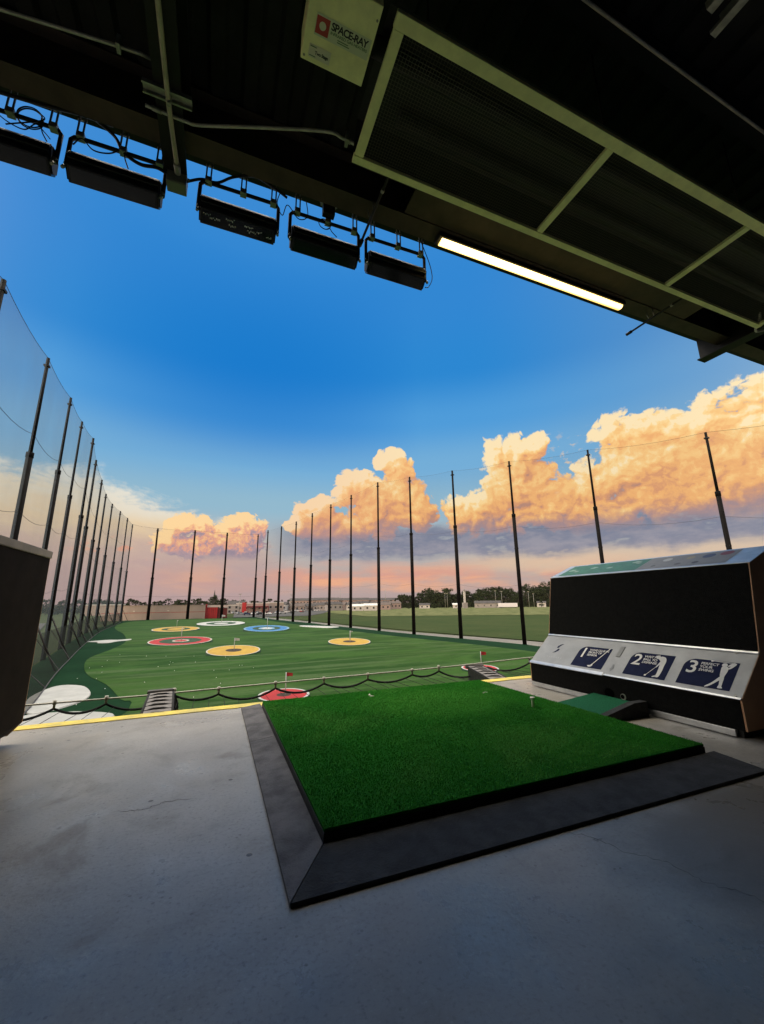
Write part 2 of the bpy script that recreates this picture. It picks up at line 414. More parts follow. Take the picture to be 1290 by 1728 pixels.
# ------------------------------------------------------------------ concrete floor of the bay
def concrete():
    m = bpy.data.materials.new('worn_concrete'); m.use_nodes = True; t = m.node_tree; b = bsdf(m)
    tc = node(t, 'ShaderNodeTexCoord'); P = E(t, tc.outputs['Object'])
    big = noise(t, P, .9, 5, .6, dim='3D', dist=.6); mid = noise(t, P, 4.5, 7, .65, dim='3D'); fine = noise(t, P, 95, 4, .7, dim='3D')
    warm = noise(t, P, 1.3, 4, .6, dim='3D', dist=.9)
    c = mix(t, big.step(.32, .68), (.285, .265, .235), (.45, .425, .385))
    c = mix(t, warm.step(.50, .66)*.55, c, (.36, .315, .25))
    c = mix(t, mid.step(.50, .74)*.6, c, (.22, .205, .18))
    c = mix(t, mid.step(.46, .30)*.45, c, (.52, .51, .48))
    c = mix(t, fine.step(.50, .72)*.6, c, (.17, .16, .145))
    c = mix(t, fine.step(.42, .30)*.30, c, (.58, .57, .54))
    pits = voro(t, P, 9.0, 0, 'F1', dim='3D'); pm = pits.step(.085, .05)*noise(t, P, 2.2, 2, dim='3D').step(.46, .56)
    c = mix(t, pm*.85, c, (.05, .045, .04))
    fleck = voro(t, P, 38.0, 0, 'F1', dim='3D').step(.16, .10)*noise(t, P, 6.0, 2, dim='3D').step(.5, .6)
    c = mix(t, fleck*.5, c, (.10, .09, .08))
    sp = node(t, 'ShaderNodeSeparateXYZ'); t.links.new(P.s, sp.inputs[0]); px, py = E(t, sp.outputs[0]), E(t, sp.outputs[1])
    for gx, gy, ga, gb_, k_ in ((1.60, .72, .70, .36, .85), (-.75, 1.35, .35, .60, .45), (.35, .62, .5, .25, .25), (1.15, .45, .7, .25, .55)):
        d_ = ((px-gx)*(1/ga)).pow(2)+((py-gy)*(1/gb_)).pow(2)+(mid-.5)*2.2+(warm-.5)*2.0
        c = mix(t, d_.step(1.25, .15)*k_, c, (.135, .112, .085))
    stain = noise(t, P, 2.1, 5, .6, dim='3D', dist=1.4).step(.56, .72)
    c = mix(t, stain*.5, c, (.13, .112, .09))
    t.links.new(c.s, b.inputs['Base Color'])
    t.links.new(((mid-.5)*.5+(big-.5)*.4+.33+stain*.15).s, b.inputs['Roughness']); b.inputs['Specular IOR Level'].default_value = .5
    bn = node(t, 'ShaderNodeBump'); bn.inputs['Strength'].default_value = .35; bn.inputs['Distance'].default_value = .004
    t.links.new((fine*.6+mid*.8-pm).s, bn.inputs['Height']); t.links.new(bn.outputs[0], b.inputs['Normal'])
    return m
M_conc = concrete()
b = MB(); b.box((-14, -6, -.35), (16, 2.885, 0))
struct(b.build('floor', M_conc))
M_yel = mat('yellow_edge_paint', (.84, .66, .09), .55, var=.25, vscale=7, bump=.3, bscale=60, c2=(.56, .47, .14))
b = MB(); b.box((-14, 2.800, .0005), (16, 2.8885, .004)); b.box((-14, 2.8855, -.08), (16, 2.8885, .0003))
struct(b.build('edge_stripe', M_yel))
M_crack = mat('floor_crack', (.05, .045, .04), .9)
def crack(pts, w):
    q = smooth_open([(x, y, 0) for x, y in pts], 8); b = MB(); L = []; R = []
    for i, p in enumerate(q):
        d = (q[min(i+1, len(q)-1)]-q[max(i-1, 0)]).normalized(); n = Vector((-d.y, d.x, 0)); j = Vector((rnd.uniform(-.006, .006), rnd.uniform(-.006, .006), 0))
        ww = w*(.4+.6*rnd.random())*(1 if 2 < i < len(q)-3 else .3)
        L.append(p+j+n*ww); R.append(p+j-n*ww)
    for i in range(len(q)-1): b.face([(*L[i][:2], .0006), (*R[i][:2], .0006), (*R[i+1][:2], .0006), (*L[i+1][:2], .0006)])
    return b
struct(crack([(.92, 1.01), (.98, .93), (1.0, .86), (1.05, .80), (1.06, .72), (1.10, .66), (1.12, .60), (1.19, .55)], .0011).build('floor_crack', M_crack))
struct(crack([(-.25, 1.62), (-.16, 1.60), (-.10, 1.63), (.0, 1.61)], .0016).build('floor_crack', M_crack))

# ------------------------------------------------------------------ building over the bay
bay = thing('bay_building', 'dark steel roof and rear wall of the covered driving bay', 'building')
# ribbed roof deck: the ribs run out towards the range
prof = []; x = -14.0
while x < 16:
    prof += [(x, 4.56), (x+.09, 4.56), (x+.12, 4.60), (x+.21, 4.60)]; x += .24
b = MB(); n = len(prof)
lo = [b.bm.verts.new((p[0], -6, p[1])) for p in prof]; hi = [b.bm.verts.new((p[0], 3.09, p[1])) for p in prof]
for i in range(n-1): b.bm.faces.new((lo[i], lo[i+1], hi[i+1], hi[i]))
b.box((-14, -6, 4.66), (16, 3.09, 4.9))
b.build('roof_deck', M_deck, bay)
def ibeam(axis, c, a0, a1, zb, h, w, m, parent, name='beam'):
    t = .014; b = MB()
    poly = [(c-w/2, zb), (c+w/2, zb), (c+w/2, zb+t), (c+t/2, zb+t), (c+t/2, zb+h-t), (c+w/2, zb+h-t), (c+w/2, zb+h), (c-w/2, zb+h), (c-w/2, zb+h-t), (c-t/2, zb+h-t), (c-t/2, zb+t), (c-w/2, zb+t)]
    if axis == 1: b.prism(poly, 1, a0, a1)
    else: b.prism(poly, 0, a0, a1)
    return b.build(name, m, parent)
ibeam(0, 3.03, -14, 16, 4.347, .25, .14, M_steel, bay, 'edge_beam')
ibeam(0, 2.76, -14, 16, 4.10, .46, .17, mat('brown_steel', (.060, .040, .026), .7, var=.3, vscale=5), bay, 'purlin')
b = MB(); b.box((1.35, 2.12, 4.112), (5.3, 2.673, 4.13)); b.build('soffit_panel', mat('brown_soffit', (.062, .040, .024), .7, var=.3, vscale=4), bay)
for xx in (-7.35, -.55, 6.27, 13.0): ibeam(1, xx, -6, 3.06, 4.02 if xx < 0 else 3.97, .53, .17, M_steel, bay, 'cross_beam')
for yy in (1.2, -.8, -2.8): ibeam(0, yy, -14, 16, 4.36, .19, .1, M_steel, bay, 'purlin')
b = MB(); b.box((-14.2, -6.2, -5.3), (16.2, -6, 12)); b.box((-14.2, -6, 4.95), (16.2, 2.9, 12)); b.box((-14, -5.9, -5.3), (16, 2.6, -.36)); b.build('wall', M_dbrown, bay)
for xx in (-14.2, 16): b = MB(); b.box((xx, -6, 0), (xx+.2, 2.5, 4.5)); b.build('end_wall', M_dbrown, bay)

# ------------------------------------------------------------------ tube lamp
lamp = thing('tube_lamp', 'lit tube lamp with warm white diffuser under the roof edge', 'lamp', (0, 0, 0))
b = MB(); b.box((1.74, 2.70, 4.045), (4.27, 2.82, 4.095), .008); b.build('housing', M_steel, lamp)
M_glow = emis('lit_diffuser', (1.0, .80, .50), 34.0)
gt = M_glow.node_tree; lw = node(gt, 'ShaderNodeLayerWeight'); lw.inputs[0].default_value = .5
fc = E(gt, lw.outputs['Facing']); gt.links.new(mix(gt, fc.step(.25, .9), (1.0, .76, .32), (1.0, .55, .08)).s, bsdf(M_glow).inputs['Emission Color'])
gt.links.new(((1.0-fc).pow(1.6)*7.0+1.0).s, bsdf(M_glow).inputs['Emission Strength'])
b = MB()
pr = [(2.76+.044*math.cos(a), 4.045-.036*math.sin(a)) for a in [math.pi*k/10 for k in range(11)]]
b.prism(pr, 0, 1.77, 4.24, .006); b.build('diffuser', M_glow, lamp, True)

# ------------------------------------------------------------------ golf mat
def turf_mat(name, ca, cb, sc_=1.0):
    m = bpy.data.materials.new(name); m.use_nodes = True; t = m.node_tree; b = bsdf(m)
    tc = node(t, 'ShaderNodeTexCoord'); P = E(t, tc.outputs['Object'])
    f = noise(t, P, 160*sc_, 3, .7, dim='3D'); g = noise(t, P, 3.2*sc_, 5, .6, dim='3D')
    c = mix(t, f.step(.3, .7), ca, cb); c = mix(t, g.step(.45, .75)*.40, c, tuple(k*.5 for k in ca))
    w = noise(t, P, 1.6*sc_, 4, .6, dim='3D', dist=.6)
    c = mix(t, w.step(.46, .70)*.45, c, (cb[0]*2.2+.02, cb[1]*1.15, cb[2]*2.0+.008))
    if sc_ == 1.0:
        s_ = node(t, 'ShaderNodeSeparateXYZ'); t.links.new(P.s, s_.inputs[0])
        d_ = ((E(t, s_.outputs[0])-.12)*(1/.50)).pow(2)+((E(t, s_.outputs[1])-.32)*(1/.36)).pow(2)+(w-.5)*2.4
        c = mix(t, d_.step(1.2, .1)*.38, c, (cb[0]*1.9+.02, cb[1]*1.3, cb[2]*1.6+.01))
    t.links.new(c.s, b.inputs['Base Color']); b.inputs['Roughness'].default_value = .8; b.inputs['Specular IOR Level'].default_value = .05
    return m
M_turf = turf_mat('green_mat_turf', (.006, .085, .005), (.016, .17, .010))
M_turf2 = turf_mat('teal_green_turf', (.012, .085, .04), (.022, .14, .07), 1.01)
MX0, MX1, MY0, MY1, MZ = .300, 1.862, 1.165, 2.690, .050
gm = thing('golf_mat', 'green turf hitting mat on a thick black rubber base', 'golf mat', (1.08, 1.93, 0))
off = (-1.08, -1.93, 0)
def sh(p): return (p[0]-1.08, p[1]-1.93, p[2])
b = MB(); b.box(sh((MX0, MY0, .0)), sh((MX1, MY1, MZ-.010)), .004); b.build('rubber_base', M_rubber, gm)
b = MB(); b.box(sh((MX0+.002, MY0+.002, MZ-.010)), sh((MX1-.002, MY1-.002, MZ)), .003); b.build('turf', M_turf, gm)
def blades(name, x0, x1, y0, y1, z, n, h, w, m, parent, seed):
    r = np.random.default_rng(seed)
    x = r.uniform(x0, x1, n); y = r.uniform(y0, y1, n); a = r.uniform(0, 2*np.pi, n); hh = h*r.uniform(.6, 1.25, n)
    lx = r.normal(0, .45, n)*hh; ly = r.normal(-.1, .45, n)*hh
    V = np.empty((n, 3, 3), np.float32); dx = np.cos(a)*w/2; dy = np.sin(a)*w/2
    V[:, 0] = np.stack([x-dx, y-dy, np.full(n, z)], 1); V[:, 1] = np.stack([x+dx, y+dy, np.full(n, z)], 1); V[:, 2] = np.stack([x+lx, y+ly, z+hh], 1)
    me = bpy.data.meshes.new(name); me.vertices.add(3*n); me.vertices.foreach_set('co', V.ravel())
    me.loops.add(3*n); me.loops.foreach_set('vertex_index', np.arange(3*n, dtype=np.int32))
    me.polygons.add(n); me.polygons.foreach_set('loop_start', np.arange(0, 3*n, 3, dtype=np.int32)); me.polygons.foreach_set('loop_total', np.full(n, 3, np.int32))
    me.update(calc_edges=True); me.validate()
    o = link(name, me, m, parent); o['kind'] = 'stuff'; return o
M_blade = turf_mat('green_turf_fibre', (.044, .215, .024), (.085, .37, .048))
blades('turf_fibre', MX0-1.08+.004, MX1-1.08-.004, MY0-1.93+.004, MY1-1.93-.004, MZ-.001, 170000, .0062, .0022, M_blade, gm, 1)
# bevelled rubber ramp on two sides
def ramp_strip(pts_lo, pts_hi, z0, z1):
    b = MB(); b.face([(*p, z0) for p in pts_lo]+[(*p, z1) for p in pts_hi[::-1]])
    b.face([(*pts_lo[0], 0), (*pts_lo[1], 0), (*pts_lo[1], z0), (*pts_lo[0], z0)])
    b.face([(*pts_hi[0], 0), (*pts_hi[1], 0), (*pts_hi[1], z1), (*pts_hi[0], z1)])
    b.face([(*pts_lo[0], 0), (*pts_lo[0], z0), (*pts_hi[0], z1), (*pts_hi[0], 0)])
    b.face([(*pts_lo[1], 0), (*pts_lo[1], z0), (*pts_hi[1], z1), (*pts_hi[1], 0)])
    b.face([(*pts_lo[0], 0), (*pts_lo[1], 0), (*pts_hi[1], 0), (*pts_hi[0], 0)])
    return b
surround = thing('mat_surround', 'dark rubber ramp border along two sides of the green mat', 'rubber border')
zl, zh = .010, .022
ramp_strip([(.188, 2.765), (.188, 2.09)], [(.297, 2.765), (.297, 2.09)], zl, zh).build('ramp_section', M_rubber_edge, surround)
ramp_strip([(.188, 2.087), (.188, 1.000)], [(.297, 2.087), (.297, 1.158)], zl, zh).build('ramp_section', M_rubber_edge, surround)
ramp_strip([(.190, .998), (1.898, .985)], [(.299, 1.156), (1.898, 1.156)], zl, zh).build('ramp_section', M_rubber, surround)
# tees
M_tee = mat('white_tee_rubber', (.72, .70, .62), .5)
tee = thing('rubber_tee', 'white rubber tee standing upright in the green mat', 'golf tee', (1.66, 1.905, .05))
MB().lathe([(.009, 0), (.0085, .034), (.0115, .040), (.0135, .046), (.013, .050), (.009, .051)], (0, 0, 0), 12).build('tee_tube', M_tee, tee)
t2 = MB().tube([(0, 0, .012), (.012, -.006, .013), (.022, -.004, .012)], [.004, .0035, .002], 8).tube([(0, 0, .012), (-.004, .012, .02)], [.0035, .006], 8).build('broken_tee', M_tee)
t2.location = (.915, 2.47, .052); tag(t2, 'white broken tee lying near the far edge of the mat', 'golf tee')
t3 = MB().tube([(0, 0, .006), (.02, .004, .007), (.035, .002, .006)], [.003, .003, .002], 8).build('broken_tee', M_tee)
t3.location = (1.60, 2.28, .052); tag(t3, 'thin splinter of white tee lying flat on the mat', 'golf tee')

# ------------------------------------------------------------------ ball dispenser (faces the mat, back to the next bay)
DX, DY0, DY1 = 2.243, 1.207, 2.563
def dispenser(label, front):
    r = thing('ball_dispenser', label, 'ball dispenser', (DX, 1.885, 0))
    y0, y1 = DY0-1.885, DY1-1.885
    X = lambda x: x-DX
    # side profile x,z
    P0, P1, P2, P3, P4, P5 = (0, .035), (0, .168), (X(2.455), .357), (X(2.530), .797), (X(2.765), .892), (X(2.842), .892)
    body = [(.004, .04), (.004, .166), (X(2.458), .356), (X(2.533), .795), (X(2.766), .888), (X(2.838), .888), (X(2.838), .09), (X(2.79), .04)]
    MB().prism(body, 1, y0+.008, y1-.008).build('body', M_dbrown, r)
    sd_ = [(-.002, .036), (-.002, .168), (X(2.452), .358), (X(2.527), .799), (X(2.765), .896), (X(2.842), .896), (X(2.842), .09), (X(2.795), .036)]
    MB().prism(sd_, 1, y0, y0+.008).build('end_panel', M_brown, r)
    MB().prism(sd_, 1, y1-.008, y1).build('end_panel', M_brown, r)
    b = MB(); b.box((X(2.838), y0+.009, .1), (X(2.8435), y1-.009, .862)); b.build('back_panel', M_dbrown, r)
    b = MB(); b.box((X(2.80), y0-.002, .8635), (X(2.849), y1+.002, .899), .003); b.build('top_trim', mat('pale_trim', (.46, .40, .35), .6, var=.15, vscale=8), r)
    # feet rail
    b = MB(); b.box((-.003, y0+.05, .004), (.016, y1-.002, .034), .003); b.build('kick_rail', M_alu, r)
    b = MB(); b.box((.02, y0+.03, 0), (X(2.78), y1-.03, .04)); b.build('plinth', M_black, r)
    M_out = mat('outlet_dark', (.002, .002, .002), .95, spec=0)
    # lower carpeted panel with ball outlet and button
    b = MB(); b.box((-.006, y0+.009, .037), (.004, y1-.009, .160), .002); lp = b.build('lower_panel', M_carpet, r)
    MB().lathe([(.030, 0), (.030, .004), (.022, .004), (.022, .001)], (0, 0, 0), 24, 'x').build('ball_outlet', M_out, lp).matrix_local = Matrix.Translation((-.0105, .01, .07))
    MB().lathe([(.022, 0), (.022, .002)], (0, 0, 0), 24, 'x').build('outlet_hole', M_out, lp).matrix_local = Matrix.Translation((-.0085, .01, .07))
    MB().lathe([(.017, 0), (.017, .004), (.013, .006), (.013, .002)], (0, 0, 0), 24, 'x').build('sensor_ring', M_galv, lp).matrix_local = Matrix.Translation((-.011, -.082, .068))
    MB().lathe([(.012, 0), (.012, .001)], (0, 0, 0), 20, 'x').build('sensor_eye', M_out, lp).matrix_local = Matrix.Translation((-.0125, -.080, .069))
    # slanting instruction plate
    ex = Vector((0, -1, 0)); ey = Vector((X(2.455), 0, .357-.168)).normalized(); ez = ex.cross(ey)
    O = Vector((0, 0, .168))
    Lp = .2835
    b = MB(); b.box((y0*1.0+.003, .0, -.004), (y1-.003, Lp, .0)); pl = b.build('instruction_plate', M_plate, r)
    place(pl, O, ex, ey, .0035)
    for nm, v0, v1, h in (('lower_lip', -.006, .006, .005), ('upper_lip', Lp-.010, Lp+.004, .006)):
        b = MB(); b.box((y0+.001, v0, 0), (y1-.001, v1, h), .002); b.build(nm, M_alu, pl)
    def S(yw): return -(yw-1.885)         # plate coordinate of a world y
    def flat(poly, m, name, z, par=pl):
        b = MB(); b.face([(p[0], p[1], z) for p in poly]); f = b.bm.faces[:] ; bmesh.ops.triangulate(b.bm, faces=f)
        return b.build(name, m, par)
    if front:
        def sticker(ya, yb, num, words, fig):
            u0, u1 = S(ya), S(yb); v0, v1 = .033, .206
            c = .055
            poly = [(u0, v0), (u1, v0), (u1, v1), (u0+c, v1)]+[(u0+c-c*math.sin(a), v1-c+c*math.cos(a)) for a in [math.pi/2*k/8 for k in range(1, 9)]]
            st = flat(poly, M_navy, 'instruction_sticker', .0008)
            o = link('numeral', text_mesh(num, .115, weight=.0015), M_white, st); o.location = (u0+.018, .112, .0020)
            o = link('lettering', text_mesh(words, .0225, spacing=.92, weight=.0004), M_white, st); o.location = (u0+.080, .172, .0020)
            b = MB()
            for kind, pts in fig:
                if kind == 'p': b.face([(u0+p[0], p[1], .0018) for p in smooth_closed([(q[0], q[1], 0) for q in pts], 3)]) if len(pts) > 4 else b.face([(u0+p[0], p[1], .0018) for p in pts])
                if kind == 'c':
                    cx, cy, rr = pts; b.face([(u0+cx+rr*math.cos(2*math.pi*k/14), cy+rr*math.sin(2*math.pi*k/14), .0018) for k in range(14)])
                if kind == 'l':
                    (ax, ay), (bx, by), w = pts; d = Vector((bx-ax, by-ay)).normalized(); nx, ny = -d.y*w/2, d.x*w/2
                    b.face([(u0+ax+nx, ay+ny, .0018), (u0+ax-nx, ay-ny, .0018), (u0+bx-nx, by-ny, .0018), (u0+bx+nx, by+ny, .0018)])
            bmesh.ops.triangulate(b.bm, faces=b.bm.faces[:])
            b.build('figure', M_white, st)
        sticker(2.200, 1.960, '1', 'WAVE CLUB IN\nFRONT OF\nSENSOR', [
            ('l', ((.222, .205), (.156, .058), .006)), ('p', [(.128, .050), (.140, .041), (.158, .044), (.164, .058), (.156, .068), (.148, .056)])])
        sticker(1.816, 1.568, '2', 'WAIT FOR\nBALL TO\nDISPENSE', [
            ('c', (.158, .186, .012)), ('l', ((.144, .190), (.166, .196), .006)),
            ('p', [(.158, .178), (.178, .192), (.202, .184), (.212, .158), (.212, .125), (.214, .090), (.210, .050), (.196, .044), (.186, .050), (.192, .062), (.190, .100), (.186, .130), (.184, .150), (.172, .166)]),
            ('p', [(.200, .160), (.188, .140), (.176, .112), (.170, .112), (.176, .136), (.184, .160)]),
            ('p', [(.198, .046), (.176, .040), (.176, .047), (.188, .056)]),
            ('l', ((.172, .114), (.138, .050), .003)), ('c', (.135, .048, .006))])
        sticker(1.511, 1.265, '3', 'PERFECT\nYOUR\nSWING', [
            ('c', (.186, .184, .0125)),
            ('p', [(.178, .172), (.196, .176), (.206, .168), (.208, .146), (.204, .120), (.202, .100), (.190, .100), (.182, .120), (.178, .150)]),
            ('p', [(.190, .108), (.204, .106), (.206, .080), (.208, .052), (.214, .044), (.204, .040), (.192, .042), (.194, .060), (.190, .084)]),
            ('p', [(.186, .110), (.198, .100), (.184, .080), (.166, .056), (.152, .042), (.138, .036), (.140, .044), (.158, .064), (.174, .090)]),
            ('p', [(.200, .176), (.214, .180), (.228, .196), (.222, .204), (.206, .190)]),
            ('p', [(.202, .160), (.218, .166), (.234, .194), (.228, .200), (.214, .180)]),
            ('l', ((.228, .200), (.120, .203), .003)), ('p', [(.118, .206), (.130, .206), (.132, .199), (.122, .197)])])
        # double swoosh mark with a faint line of small letters
        for sgn in (1, -1):
            cx, cy = S(2.385), .158
            pts = [(.004, .034), (.030, .044), (.020, .030), (.002, .012), (-.006, .002), (.014, .004), (-.014, .004), (-.018, .018)]
            pts = [(.030, .046), (.006, .040), (-.014, .022), (-.018, .004), (.0, .004), (.004, .018), (.014, .032)]
            flat([(cx+sgn*p[0], cy+sgn*p[1]) for p in pts], M_navy, 'swoosh_mark', .0009)
        for k in range(7): flat([(S(2.44)+k*.021, .070), (S(2.44)+k*.021+.009, .070), (S(2.44)+k*.021+.009, .078), (S(2.44)+k*.021, .078)], mat('faint_print', (.33, .34, .35), .5), 'small_print', .0008)
        b = MB(); b.box((S(1.915), .150, 0), (S(1.885), .235, .003), .0014); b.build('sensor_window', mat('grey_window', (.22, .23, .235), .6), pl)
        flat([(S(1.902), .088), (S(1.902), .058), (S(1.910), .058), (S(1.8965), .030), (S(1.883), .058), (S(1.891), .058), (S(1.891), .088)], mat('grey_arrow', (.16, .17, .18), .5), 'arrow_mark', .0008)
        b = MB(); b.box((S(2.556), -.012, .001), (S(1.925), .012, .008), .003); b.build('tray_edge', M_alu, pl)
        # upper carpet panel
        for yy in (1.235, 1.30): MB().lathe([(.006, 0), (.006, .003)], (S(yy), .015 if yy < 1.25 else .27, 0), 10).build('screw', M_galv, pl)
    up2 = Vector((X(2.530)-X(2.455), 0, .797-.357)).normalized()
    b = MB(); b.box((y0+.006, .004, 0), (y1-.006, .440, .007), .002); place(b.build('upper_panel', M_carpet, r), (X(2.455), 0, .357), ex, up2, -.001)
    # sloping top
    tv = Vector((X(2.765)-X(2.530), 0, .892-.797)); tl = tv.length
    b = MB(); b.box((y0-.003, -.004, 0), (y1+.003, tl+.004, .004), .0015); tp = b.build('top_plate', M_alu, r)
    place(tp, (X(2.530), 0, .797), ex, tv, .001)
    if front:
        flat([(S(2.50), .020), (S(1.845), .020), (S(1.845), .235), (S(2.50), .235)], mat('green_map_print', (.03, .17, .075), .45, var=.25, vscale=16), 'hole_map', .0050, tp)
        pan = flat([(S(1.843), .020), (S(1.325), .020), (S(1.325), .235), (S(1.843), .235)], mat('grey_rules_print', (.24, .235, .225), .5, var=.08, vscale=20), 'rules_panel', .0050, tp)
        for k, (yy, vv, rr, col_) in enumerate([(1.71, .17, .028, (.5, .5, .48)), (1.75, .07, .014, (.1, .1, .1)), (1.57, .17, .024, (.36, .30, .18)), (1.60, .07, .018, (.12, .1, .1)), (1.47, .17, .034, (.05, .06, .13)), (1.50, .07, .018, (.06, .05, .05)), (1.385, .19, .034, (.22, .03, .03))]):
            flat([(S(yy)+rr*math.cos(a), vv+rr*math.sin(a)) for a in [2*math.pi*i/16 for i in range(16)]], mat('rules_icon', col_, .5), 'rules_icon', .0056, pan)
        mp = [(2.44, .13, .02), (2.38, .10, .015), (2.25, .15, .018), (2.10, .12, .015), (1.93, .19, .02), (1.90, .16, .012)]
        for yy, vv, rr in mp: flat([(S(yy)+rr*1.6*math.cos(a)+rr*.4*math.sin(3*a), vv+rr*math.sin(a)) for a in [2*math.pi*i/12 for i in range(12)]], mat('map_mark', (.32, .45, .36), .5), 'map_mark', .0056, tp)
    return r
d1 = dispenser('ball dispenser with three numbered stickers on its slanting silver plate', True)
d2 = dispenser('dark brown back of the next bay\'s ball dispenser at the left edge', False)
d2.location = (DX-3.652, 1.885, 0)
d2['label'] = 'plain dark brown dispenser back with pale top trim at the left edge'
# ball chute between the dispenser and the mat
ch = thing('ball_chute', 'small teal turf ramp between the dispenser outlet and the mat', 'ball ramp')
b = MB(); b.face([(1.872, 1.985, .03), (1.872, 1.66, .03), (2.225, 1.70, .055), (2.225, 2.0, .055)]); b.box((1.874, 1.70, 0), (2.22, 1.98, .028)); b.build('turf', M_turf2, ch)
b = MB(); b.prism([(1.872, 0), (2.228, 0), (2.228, .075), (2.13, .075), (1.90, .031), (1.872, .031)], 1, 1.655, 1.697, .003); b.build('rubber_curb', M_rubber, ch)

# ------------------------------------------------------------------ heater under the roof
HZ = 3.60
heater = thing('radiant_heater', 'long overhead heater with a cream framed wire guard', 'heater')
b = MB(); b.box((.655, 1.298, HZ), (5.47, 1.366, HZ+.030), .003); b.build('guard_rail', M_cream, heater)
b = MB(); b.box((.655, 2.032, HZ), (5.47, 2.082, HZ+.030), .003); b.build('guard_rail', M_cream, heater)
for xx, w in ((.69, .035), (2.27, .034), (3.86, .034), (5.435, .034)):
    b = MB(); b.box((xx-w*.85, 1.368, HZ+.002), (xx+w*.85, 2.030, HZ+.028), .002); b.build('guard_bar', M_cream, heater)
M_guard = net_mat('wire_guard_mesh', (.11, .105, .085), .2, .019, .14)
b = MB(); b.face([(.70, 1.36, HZ+.022), (5.43, 1.36, HZ+.022), (5.43, 2.04, HZ+.022), (.70, 2.04, HZ+.022)]); b.build('wire_guard', M_guard, heater)
b = MB(); b.tube([(.62, 1.56, HZ+.19), (5.6, 1.56, HZ+.19)], .05, 12); b.tube([(.9, 1.84, HZ+.19), (5.6, 1.84, HZ+.19)], .05, 12); b.build('burner_tube', M_black, heater)
b = MB()
hood = [(1.30, HZ+.06), (1.40, HZ+.26), (1.98, HZ+.26), (2.08, HZ+.06)]
for (a, c) in zip(hood, hood[1:]): b.face([(.66, a[0], a[1]), (5.47, a[0], a[1]), (5.47, c[0], c[1]), (.66, c[0], c[1])])
b.build('reflector_hood', M_black, heater)
for xx in (.9, 2.3, 3.9, 5.3):
    for yy in (1.4, 1.98): MB().tube([(xx, yy, HZ+.25), (xx, yy, 4.58)], .006, 6).build('hanger_rod', M_steel, heater)
# control box with its label
cb = thing('heater_control_box', 'cream metal heater control box with a red square logo and label', 'control box', (.40, 1.5, HZ))
b = MB(); b.box((-.180, -.19, .0), (.180, .165, .22), .006); b.build('box_body', M_cream, cb)
def under(o, x, y, z=-.0015):   # lays flat print on the underside, reading from below
    mm = Matrix(((1, 0, 0), (0, -1, 0), (0, 0, -1))).to_4x4(); mm.translation = (x-.40, y-1.5, z); o.matrix_local = mm; return o
def quad(name, w, h, m, par): b = MB(); b.face([(0, 0, 0), (w, 0, 0), (w, h, 0), (0, h, 0)]); return b.build(name, m, par)
M_red = mat('red_print', (.38, .022, .028), .45); M_blk = mat('black_print', (.015, .014, .02), .5); M_lab = mat('pale_green_label', (.56, .60, .42), .5); M_lab2 = mat('cream_label', (.62, .60, .46), .5)
lb = under(quad('brand_label', .300, .090, M_lab, cb), .268, 1.541)
q = quad('logo_square', .070, .072, M_red, lb); q.location = (.003, .009, .0008)
b = MB(); b.face([(.018*math.cos(2*math.pi*k/16), .018*math.sin(2*math.pi*k/16), 0) for k in range(16)]); q = b.build('logo_disc', M_lab2, lb); q.location = (.038, .046, .0016)
def fit(s, w, h, wt): me = text_mesh(s, h, spacing=.9, weight=wt); xs = [v.co.x for v in me.vertices]; k = w/(max(xs)-min(xs)); me.transform(Matrix.Diagonal((k, 1, 1, 1))); return me
o = link('lettering', fit('SPACE-RAY', .205, .044, .0014), M_blk, lb); o.location = (.082, .050, .0012)
M_green_print = mat('green_print', (.06, .16, .05), .5)
o = link('lettering', fit('INFRARED GAS HEATERS', .205, .0175, .0003), M_green_print, lb); o.location = (.082, .032, .0012)
for k, w in enumerate((.060, .068)):
    q = quad('small_print', w, .004, M_green_print, lb); q.location = (.125, .020-k*.009, .0012)
l2 = under(quad('stage_label', .120, .058, M_lab2, cb), .256, 1.640)
o = link('lettering', fit('Two Stage', .075, .022, .0005), M_blk, l2); o.location = (.034, .020, .0012)
for k, (xx, yy, w) in enumerate(((.006, .047, .035), (.006, .007, .035))): q = quad('small_print', w, .004, M_green_print, l2); q.location = (xx, yy, .0012)
for xx, yy in ((.236, 1.643), (.236, 1.37), (.567, 1.37)): under(MB().lathe([(.006, 0), (.006, .002)], (0, 0, 0), 10).build('screw', M_galv, cb), xx, yy)
b = MB(); b.box((.41, 1.16, 3.64), (.60, 1.30, 3.86), .01); b.lathe([(.028, 3.622), (.028, 3.64)], (.50, 1.24, 0), 14)
tag(b.build('burner_housing', M_galv), 'grey burner housing with round port beside the cream heater box', 'burner')

# ------------------------------------------------------------------ conduits and pipes
M_cond = mat('grey_conduit', (.42, .41, .37), .5, .25, var=.25, vscale=9)
M_tan = mat('tan_conduit', (.40, .37, .26), .55, .1, var=.2, vscale=9)
def pipe(name, label, cat, pts, r, m, couplings=(), straps=()):
    t = thing(name, label, cat)
    MB().tube(smooth_open(pts, 6) if len(pts) > 2 else pts, r, 10).build('pipe', m, t)
    for i, (a, c) in enumerate(couplings): MB().tube([a, c], r*1.45, 10).build('coupling', M_galv, t)
    for a in straps:
        b = MB(); b.box((a[0]-.012, a[1]-.03, a[2]-.035), (a[0]+.012, a[1]+.03, a[2]+.05), .004); b.build('clip', M_galv, t)
    return t
pipe('conduit', 'thick tan conduit running out along the beam to the roof edge', 'conduit', [(-.552, -2, 3.955), (-.548, 1.9, 3.955), (-.523, 2.90, 3.955)], .016, M_tan, [((-.525, 2.83, 3.955), (-.523, 2.91, 3.955))])
b = MB()
for yy in (2.38, 2.44): b.box((-.70, yy-.006, 3.984), (-.40, yy+.006, 4.018))
